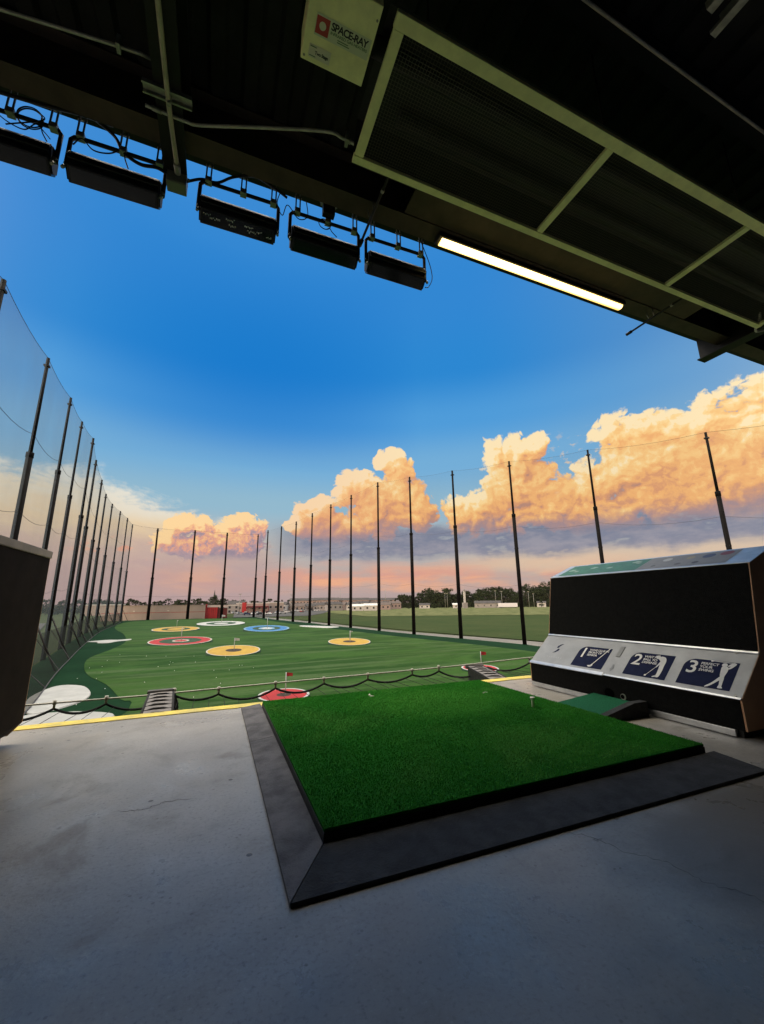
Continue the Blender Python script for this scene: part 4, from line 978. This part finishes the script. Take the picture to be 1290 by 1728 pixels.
RP_ = [(39.2, 19.9, 15.0, 9.5), (39.6, 32.3, 18.0, 11.0), (39.7, 46.13, 21.3, 13.05), (37.35, 58.3, 23.4, 13.4), (34.7, 70.1, 25.5, 13.9), (32.75, 82.8, 27.8, 12.6), (30.7, 96.5, 28.1, 12.6), (28.9, 110.2, 28.6, 12.6), (27.2, 127.3, 29.5, 12.6), (24.15, 139.2, 28.8, 12.6), (21.8, 158.5, 30.4, 12.6), (19.3, 182.7, 32.8, 12.6), (16.4, 197.5, 33.2, 12.6)]
labr = ['pole rising behind the right end of the dispenser', 'pole rising behind the middle of the dispenser top', 'nearest right pole standing clear left of the dispenser', 'second clear pole left of the dispenser', 'third clear pole left of the dispenser', 'fourth clear pole left of the dispenser', 'fifth clear pole left of the dispenser, by the long white bunker', 'sixth clear pole left of the dispenser', 'seventh clear pole left of the dispenser', 'eighth clear pole left of the dispenser', 'ninth clear pole left of the dispenser', 'tenth clear pole left of the dispenser', 'corner pole where right and back nets meet']
for i, (x, y, zt, zs) in enumerate(RP_): k = (.19, .21, .27)[i] if i < 3 else .29+.0015*(y-46); pole(x, y, zt, zs, k, k*.60, labr[i], 'poles of the right net')
M_net = net_mat('range_netting', (.25, .285, .33), .34)
M_netr = net_mat('range_netting_fine', (.10, .10, .11), .06)
M_netd = net_mat('dense_ground_netting', (.030, .034, .032), .50)
M_seam = mat('net_seam_rope', (.05, .05, .055), .9)
def net(name, label, pts, m, rope_f, zb=ZR+.1, rr=.03):
    t = thing(name, label, 'net'); b = MB()
    for (x0, y0, z0), (x1, y1, z1) in zip(pts, pts[1:]):
        n = 6; prev = None
        for k in range(n+1):
            f = k/n; sag = -.30*4*f*(1-f); cur = ((x0+(x1-x0)*f, y0+(y1-y0)*f, zb), (x0+(x1-x0)*f, y0+(y1-y0)*f, z0+(z1-z0)*f+sag))
            if prev: b.face([prev[0], cur[0], cur[1], prev[1]])
            prev = cur
    b.build('netting', m, t)
    for f_ in rope_f:
        b = MB()
        for (x0, y0, z0), (x1, y1, z1) in zip(pts, pts[1:]):
            n = 6; P = []
            for k in range(n+1):
                f = k/n; sag = (-.30 if f_ == 1 else -.5)*4*f*(1-f); zt = z0+(z1-z0)*f
                P.append((x0+(x1-x0)*f, y0+(y1-y0)*f, zb+(zt-zb)*f_+sag))
            b.tube(P, rr, 5, False)
        b.build('seam_rope', M_seam, t)
    return t
net('range_net', 'tall grey net strung along the left row of poles', [(-10.5, 15.5, 15.4), (-9.6, 9.0, 13.6)][::-1]+left_pts, M_net, (1, .74, .5, .27), rr=.016)
net('range_net', 'fine high net between the poles behind the range', [left_pts[-1]]+[(x, y, z) for x, y, z, _ in back]+[RP_[-1][:3]], M_netr, (1, .25), rr=.035)
net('range_net', 'fine high net strung along the right row of poles', [p[:3] for p in RP_[::-1]]+[(39, 6, 12)], M_netr, (1, .62, .3), rr=.012)
# skirt of the left net pulled in over the turf
sk = thing('net_skirt', 'dark netting skirt sloping from the left poles onto the turf', 'net')
base = [(-7.8, 20.0), (-9.7, 31.5), (-12.5, 44.9), (-14.8, 57.3), (-18.1, 75.6), (-24.5, 115), (-29.5, 160), (-34, 192)]
bs = smooth_open([(x, y, 0) for x, y in base], 4)
def line_x(y):
    for a, c in zip(LEFT_LINE, LEFT_LINE[1:]):
        if a[1] <= y <= c[1]: return a[0]+(c[0]-a[0])*(y-a[1])/(c[1]-a[1])
    return LEFT_LINE[-1][0]
b = MB()
for a, c in zip(bs, bs[1:]): b.face([(a.x, a.y, ZR+.05), (c.x, c.y, ZR+.05), (line_x(c.y)+.35, c.y, ZR+3.2), (line_x(a.y)+.35, a.y, ZR+3.2)])
b.build('netting', M_netd, sk)
MB().tube([(p.x, p.y, ZR+.06) for p in bs], .05, 5).build('hem_rope', M_seam, sk)
b = MB()
for (x, y) in LEFT_LINE[2:]:
    j = min(bs, key=lambda p: abs(p.y-y)); b.tube([(x+.3, y, ZR+3.2), (j.x, j.y, ZR+.08)], .035, 5, False)
b.build('tie_rope', M_seam, sk)

# ------------------------------------------------------------------ beyond the nets
ZG = ZR-.30
def at(az, d): return (d*math.sin(RAD(az)), d*math.cos(RAD(az)))
M_beige = mat('beige_wall', (.40, .33, .28), .85, var=.10, vscale=.15)
M_stripe = mat('red_stripe', (.36, .07, .06), .7)
M_roofw = mat('white_roof', (.55, .55, .53), .7)
hall = thing('long_hall', 'long low beige building with a thin red stripe behind the back net', 'building', (-23.5, 203, ZG))
b = MB(); b.box((-20.5, 0, 0), (19.2, 34, 6.05)); b.build('wall', M_beige, hall)
b = MB(); b.box((-20.5, -.03, 3.0), (19.2, -.002, 3.22)); b.build('stripe', M_stripe, hall)
b = MB(); b.box((-20.7, -.2, 6.05), (19.4, 34.2, 6.25)); b.build('roof', mat('tan_coping', (.33, .27, .23), .8), hall)
b = MB()
for k in range(7): b.box((-16+k*5.3, -.06, .0), (-15.85+k*5.3, -.031, 6.0))
b.build('downpipe', M_beige, hall)
b = MB()
for k in range(2): b.box((-9+k*13, -.22, 3.7), (-8.3+k*13, -.03, 3.95))
b.build('wall_light', mat('pale_lamp', (.7, .68, .6), .5), hall)
wr = thing('flat_shed', 'pale flat roofed shed peeking over the beige building at far left', 'building', (-72, 330, ZG))
b = MB(); b.box((-9, 0, 0), (12, 10, 6.6)); b.build('wall', M_beige, wr); b = MB(); b.box((-9.4, -.4, 6.6), (12.4, 10.4, 7.3)); b.build('roof', M_roofw, wr)
shed = thing('red_shed', 'bright red shed with a white sign band at the end of the beige building', 'shed', (-1.0, 205, ZG))
M_rs = mat('red_wall', (.42, .012, .016), .6, var=.12, vscale=.4); M_rd = mat('dark_red_wall', (.13, .018, .02), .7, var=.12, vscale=.4)
b = MB(); b.box((-3.4, 0, 0), (1.9, 6, 5.4)); b.box((-3.4, -.25, 0), (-2.6, 0, 6.4)); b.build('wall', M_rs, shed)
b = MB(); b.box((1.9, 1.2, 0), (6.2, 6, 4.6)); b.build('annex', M_rd, shed)
b = MB(); b.box((-2.5, -.15, 5.0), (6.2, .9, 6.0)); b.build('sign_band', mat('pale_pink_band', (.55, .45, .42), .6), shed)
b = MB()
for k in range(5): b.box((-2.4+k*.85, -.06, .2), (-2.3+k*.85, -.002, 4.8))
b.build('panel_joint', M_rd, shed)
M_win = mat('dark_window', (.03, .035, .04), .2); M_gwall = mat('grey_wall', (.30, .28, .27), .85, var=.1, vscale=.2); M_pinkw = mat('pinkish_wall', (.36, .27, .25), .85, var=.1, vscale=.2); M_whitew = mat('white_wall', (.55, .53, .51), .8, var=.1, vscale=.2)
M_droof = mat('dark_roof', (.055, .05, .05), .85, var=.2, vscale=.3); M_broof = mat('brown_roof', (.11, .085, .075), .85, var=.2, vscale=.3)
def block(name, label, az, d, w, dp, h, wall, roof, gable=True, wins=(3, 1), group=None, face=0.0, chim=False):
    x, y = at(az, d); t = thing(name, label, 'building', (x, y, ZG), RAD(-az+face), group)
    b = MB(); b.box((-w/2, 0, 0), (w/2, dp, h)); b.build('wall', wall, t)
    if gable:
        b = MB(); b.prism([(-.5, h), (dp/2, h+dp*.28), (dp+.5, h)], 0, -w/2-.4, w/2+.4); r = b.build('roof', roof, t)
        if chim: b = MB(); b.box((w*.2, dp*.4, h+dp*.1), (w*.2+.8, dp*.4+.8, h+dp*.36)); b.build('chimney', wall, r)
    else: b = MB(); b.box((-w/2-.2, -.2, h), (w/2+.2, dp+.2, h+.5)); b.build('roof', roof, t)
    nx, nz = wins
    for i in range(nx):
        for k in range(nz):
            xx = -w/2+w*(i+.5)/nx; zz = h*(k+.55)/nz; b = MB(); b.box((xx-.7, -.05, zz-.7), (xx+.7, -.002, zz+.8)); b.build('window', M_win, t)
    return t
# shops and car park
sp = block('roadside_shop', 'beige shop with a red end panel and red canopy by the car park', 4.6, 300, 22, 14, 6.6, M_pinkw, M_roofw, False, (5, 1))
b = MB(); b.box((-7.2, -.3, 0), (-4.4, -.06, 7.4)); b.build('red_panel', M_rs, sp)
b = MB(); b.box((-3.8, -3.5, 3.9), (10.5, -.06, 4.9)); b.build('canopy', M_rd, sp)
b = MB()
for xx in (-3.4, 1.5, 6, 10): b.box((xx, -3.4, 0), (xx+.5, -2.9, 3.9))
b.build('canopy_post', M_rd, sp)
block('roadside_shop', 'pale boxy shop right of the red canopy', 7.2, 318, 15, 12, 7.0, M_beige, M_roofw, False, (4, 1))
block('roadside_shop', 'low grey shop just right of the red shed', 1.7, 300, 13, 10, 5.4, M_gwall, M_roofw, False, (3, 2))
block('roadside_shop', 'pinkish two storey block between red shed and red canopy', 2.5, 340, 12, 10, 6.2, M_pinkw, M_droof, True, (4, 2))
# church with spire
x, y = at(-.25, 430); chx = thing('church', 'small dark church with thin pointed spire above the red shed', 'church', (x, y, ZG))
b = MB(); b.box((-2, 0, 0), (2, 4, 11)); b.build('tower', M_droof, chx); MB().lathe([(2.2, 11), (.9, 14), (.12, 20.5)], (0, 2, 0), 8).build('spire', M_droof, chx); b = MB(); b.box((-9, 2, 0), (-2, 10, 7)); b.build('nave', M_droof, chx)
# long dwelling rows on the skyline and houses below them
rows = [(11.3, 500, 34, 12.5, 'long dwelling row with dark roof left of the thin mast'), (14.3, 500, 30, 12.8, 'long dwelling row with dark roof around the thin mast'), (17.9, 510, 40, 12.4, 'long dwelling row with dark roof right of the thin mast'), (21.5, 520, 44, 12.0, 'long dwelling row ending at the wood on the right')]
for az, d, w, h, l in rows: block('dwelling_row', l, az, d, w, 11, h-3.0, M_pinkw, M_droof, True, (9, 2), 'long dwelling rows on the skyline')
rh = random.Random(8)
hw = [M_whitew, M_beige, M_gwall, M_pinkw]
for i in range(44):
    az = 6.6+i*.40+rh.uniform(-.2, .2); d = rh.uniform(340, 470)
    block('house', 'small distant house below the dwelling rows', az, d, rh.uniform(8, 13), 8, rh.uniform(3.6, 5.6), hw[i % 4], [M_droof, M_broof][i % 2], True, (3, 1), 'houses below the dwelling rows', rh.uniform(-25, 25))
block('white_cabin', 'left one of two bright white cabins at the field edge', 18.6, 322, 9, 6, 3.6, M_whitew, M_roofw, True, (2, 1), None)
block('white_cabin', 'right one of two bright white cabins at the field edge', 20.4, 322, 10, 6, 4.0, M_whitew, M_roofw, True, (2, 1), None)
block('farm_house', 'low white farm house among the trees left of the nearest clear pole', 27.9, 400, 10, 7, 3.2, M_whitew, M_droof, True, (2, 1))
block('farm_house', 'low dark roofed house with white wall in front of the wood', 36.4, 400, 24, 9, 4.2, M_gwall, M_droof, True, (4, 1))
block('farm_house', 'tiny white hut beside the tall pylon sign', 32.2, 390, 6, 5, 3.4, M_whitew, M_roofw, True, (1, 1))
block('farm_house', 'pale small house near the right end of the wood', 43.2, 420, 8, 6, 4.0, M_whitew, M_droof, True, (2, 1))
# tall pylon sign
x, y = at(33.4, 390); py = thing('pylon_sign', 'tall thin white pylon standing in front of the wood', 'pylon', (x, y, ZG))
b = MB(); b.box((-.9, -.4, 0), (.9, .4, 15.5)); b.build('shaft', M_whitew, py); b = MB(); b.box((-2.4, -1, 0), (2.4, 1, 5.2)); b.build('base', M_gwall, py); MB().lathe([(.9, 15.5), (.05, 18.5)], (0, 0, 0), 8).build('tip', M_gwall, py)
# white trailer
x, y = at(39.0, 372); tr = thing('box_trailer', 'long white box trailer parked at the far edge of the field', 'trailer', (x, y, ZG), RAD(-39))
b = MB(); b.box((-8, 0, 1.1), (8, 2.6, 4.4), .05); b.build('box_body', mat('white_trailer', (.62, .62, .66), .5), tr)
for xx in (-6.4, -5.2, 6): MB().lathe([(.5, -.15), (.5, .15)], (xx, .2, .5), 12, 'x').build('wheel', M_black, tr)
b = MB(); b.box((-7.5, .5, .7), (7.5, 2.1, 1.1)); b.build('chassis', M_black, tr)
# street lamps and masts
def mast(az, d, h, label, arm=True):
    x, y = at(az, d); t = thing('light_mast', label, 'light pole', (x, y, ZG), RAD(-az), 'light poles beyond the nets')
    MB().tube([(0, 0, 0), (0, 0, h)], [.22, .12], 6).build('mast', M_galv, t)
    if arm: b = MB(); b.box((-.9, -.25, h), (.9, .25, h+.3)); b.build('lamp_head', M_galv, t)
for az, d, h, l in ((30.75, 400, 14, 'left light pole of the close pair before the wood'), (31.05, 400, 14, 'right light pole of the close pair before the wood'), (37.5, 380, 15, 'light pole standing left of the white trailer'), (38.3, 380, 14.5, 'light pole standing behind the white trailer'), (41.7, 395, 14, 'light pole right of the white trailer'), (42.3, 400, 12, 'short light pole near the right end of the wood')): mast(az, d, h, l)
mast(16.2, 420, 21, 'thin tall mast above the dwelling rows', False); mast(22.5, 420, 20, 'thin tall mast left of the wood', False); mast(2.9, 260, 12, 'light pole in the car park left of the red canopy'); mast(9.5, 290, 12, 'light pole in the car park right of the shops')
# cars
M_glass = mat('car_glass', (.015, .018, .022), .1); M_tyre = mat('tyre', (.012, .012, .012), .85)
def make_car(paint):
    r = thing('parked_car', '', 'car', (0, 0, ZG+.2), 0, 'cars parked by the shops')
    body = [(-2.2, .35), (-2.25, .75), (-2.1, .98), (-1.3, 1.02), (1.0, 1.0), (2.0, .88), (2.25, .70), (2.25, .35)]
    MB().prism(body, 1, -.9, .9, .06).build('body', paint, r)
    cab = [(-1.75, 1.0), (-1.25, 1.46), (.35, 1.48), (1.05, 1.0)]
    MB().prism([(-1.7, 1.0), (-1.22, 1.44), (.33, 1.46), (.98, 1.0)], 1, -.80, .80).build('window', M_glass, r)
    b = MB(); b.box((-1.25, -.76, 1.44), (.36, .76, 1.50), .02); b.build('roof', paint, r)
    for xx in (-1.4, 1.4):
        for yy in (-.85, .85): MB().lathe([(.33, -.1), (.33, .1)], (0, 0, 0), 14, 'x').build('wheel', M_tyre, r).matrix_local = Matrix.Translation((xx, yy, .33)) @ Matrix.Rotation(RAD(90), 4, 'Z')
    return r
paints = [('white', (.7, .7, .69)), ('silver', (.42, .43, .44)), ('black', (.02, .02, .022)), ('dark red', (.22, .02, .02)), ('dark blue', (.03, .05, .12))]
protos = [make_car(mat('car_paint_'+n.replace(' ', '_'), c, .3)) for n, c in paints]
cars = [(1, 3.1, 268, 20), (2, 3.7, 282, 90), (0, 4.9, 255, 15), (2, 5.6, 246, 10), (0, 6.1, 240, 80), (0, 6.7, 244, 100), (3, 6.6, 275, 0), (0, 7.9, 275, 12), (1, 8.5, 262, 5), (0, 9.0, 300, 0), (2, 9.7, 270, 95), (4, 3.9, 248, 0), (0, 10.4, 330, 10), (1, 11.3, 340, 5), (2, 12.3, 345, 5), (0, 13.0, 335, 0), (0, 5.3, 285, 5), (3, 11.0, 300, 60), (1, 2.4, 285, 20)]
where = ['in front of the red shed side of the car park', 'left of the red panelled shop', 'nearest the net between the first two poles', 'beside a white car near the net', 'end on beside the second pole past the shed', 'end on just right of another white car', 'under the red canopy', 'near the third pole past the red shed', 'right of the red canopy, low by the kerb', 'far back right of the shops', 'end on right of the shops', 'nearest the left edge of the car park', 'in the far lane right of the shops', 'in the far lane beyond the silver one', 'in the far lane below the dwelling rows', 'last in the far lane before the houses', 'at the shop front under the canopy', 'turned away between the two lanes', 'close to the low grey shop']
used = set()
for (k, az, d, rz), w in zip(cars, where):
    x, y = at(az, d)
    if k not in used: used.add(k); o = protos[k]; o.location = (x, y, ZG+.2); o.rotation_euler.z = RAD(rz)
    else: o = dup(protos[k], (x, y, ZG+.2), RAD(rz))
    o['label'] = '%s car %s' % (paints[k][0], w)

# ------------------------------------------------------------------ trees
def leaf_mat(name, ca, cb):
    m = bpy.data.materials.new(name); m.use_nodes = True; t = m.node_tree; b = bsdf(m)
    tc = node(t, 'ShaderNodeTexCoord'); P = E(t, tc.outputs['Object']); oi = node(t, 'ShaderNodeObjectInfo')
    f = noise(t, P, .55, 4, .6, dim='3D').step(.3, .7); c = mix(t, f, ca, cb)
    c = mix(t, E(t, oi.outputs['Random'])*.6, c, tuple(k*.6 for k in ca))
    t.links.new(c.s, b.inputs['Base Color']); b.inputs['Roughness'].default_value = .8; b.inputs['Specular IOR Level'].default_value = .15
    return m
M_leaf = leaf_mat('foliage', (.017, .028, .010), (.040, .053, .017)); M_bark = mat('bark', (.06, .045, .035), .9, var=.3, vscale=2)
def tree_proto(seed, h, w, conifer=False):
    r = random.Random(seed); g = np.random.default_rng(seed)
    t = thing('broadleaf_tree', '', 'tree', (0, 0, ZG))
    b = MB(); b.tube([(0, 0, -.3), (.1, 0, h*.3), (.2, .1, h*.62)], [.04*h*.5, .03*h*.5, .012*h*.5], 7)
    for k in range(7): a = r.uniform(0, 6.28); z0 = h*r.uniform(.22, .5); b.tube([(.1, 0, z0), (math.cos(a)*w*.2, math.sin(a)*w*.2, z0+h*.12), (math.cos(a)*w*.38, math.sin(a)*w*.38, z0+h*.22)], [.011*h, .008*h, .003*h], 5)
    b.build('trunk', M_bark, t)
    cl = []
    for k in range(22):
        a = r.uniform(0, 6.28); zz = r.uniform(.10, .95); rr = w*.5*math.sqrt(r.random())*math.sqrt(max(.06, 1-((zz-.5)/.52)**2)); cl.append((rr*math.cos(a), rr*math.sin(a), zz*h, r.uniform(.11, .2)*w))
    n = 1300; V = np.empty((n, 4, 3), np.float32)
    for i in range(n):
        cx, cy_2, cz, cr = cl[i % len(cl)]; p = g.normal(0, 1, 3); p /= np.linalg.norm(p); p = np.array([cx, cy_2, cz])+p*cr*g.uniform(.5, 1.12)*np.array([1, 1, .8])
        e1 = g.normal(0, 1, 3); e1 /= np.linalg.norm(e1); e2 = np.cross(e1, g.normal(0, 1, 3)); e2 /= np.linalg.norm(e2); s = w*.045*g.uniform(.6, 1.3)
        V[i] = [p-e1*s, p-e2*s*.6, p+e1*s, p+e2*s*.6]
    me = bpy.data.meshes.new('crown'); me.vertices.add(4*n); me.vertices.foreach_set('co', V.ravel()); me.loops.add(4*n); me.loops.foreach_set('vertex_index', np.arange(4*n, dtype=np.int32))
    me.polygons.add(n); me.polygons.foreach_set('loop_start', np.arange(0, 4*n, 4, dtype=np.int32)); me.polygons.foreach_set('loop_total', np.full(n, 4, np.int32)); me.update(calc_edges=True); me.validate()
    link('crown', me, M_leaf, t); return t
tp_ = [tree_proto(1, 14, 11), tree_proto(2, 15, 10), tree_proto(3, 12, 12), tree_proto(4, 17, 11)]
tfirst = [True]*4; rt_ = random.Random(21)
def plant(az, d, s, label, grp):
    k = rt_.randrange(4); x, y = at(az, d); ss = (s*rt_.uniform(.9, 1.25), s*rt_.uniform(.9, 1.25), s*rt_.uniform(.85, 1.12))
    if tfirst[k]: tfirst[k] = False; o = tp_[k]; o.location = (x, y, ZG); o.scale = ss
    else: o = dup(tp_[k], (x, y, ZG), rt_.uniform(0, 6.28), scale=ss)
    tag(o, label, 'tree', grp)
for i in range(130):
    az = 24.4+i*.213+rt_.uniform(-.15, .15); hgt = .96+.12*math.sin(az*.9)+.1*math.sin(az*2.3)+(.14 if az > 37 else 0)
    if az < 27: hgt *= .85
    plant(az, rt_.uniform(440, 520), hgt*1.12, 'dark green tree in the wood beyond the field on the right', 'trees of the wood beyond the field')
for i in range(34): plant(24+i*.84+rt_.uniform(-.3, .3), rt_.uniform(405, 435), rt_.uniform(.30, .48), 'low bush along the front of the far wood', 'bushes before the wood')
for i in range(118):
    az = -31+i*.295+rt_.uniform(-.2, .2)
    plant(az, rt_.uniform(400, 500), rt_.uniform(.54, .76)*(1.12 if -5 < az < 0 or -11 < az < -8.6 else 1), 'dark distant tree in the skyline belt behind the beige building', 'trees of the left skyline')
for i in range(22): plant(3.6+i*.95+rt_.uniform(-.3, .3), rt_.uniform(520, 580), rt_.uniform(.70, .86), 'dark distant tree behind the dwelling rows', 'trees behind the dwelling rows')
for i in range(26): plant(6+i*.7+rt_.uniform(-.4, .4), rt_.uniform(390, 470), rt_.uniform(.34, .5), 'small round tree among the distant houses', 'small trees among the houses')
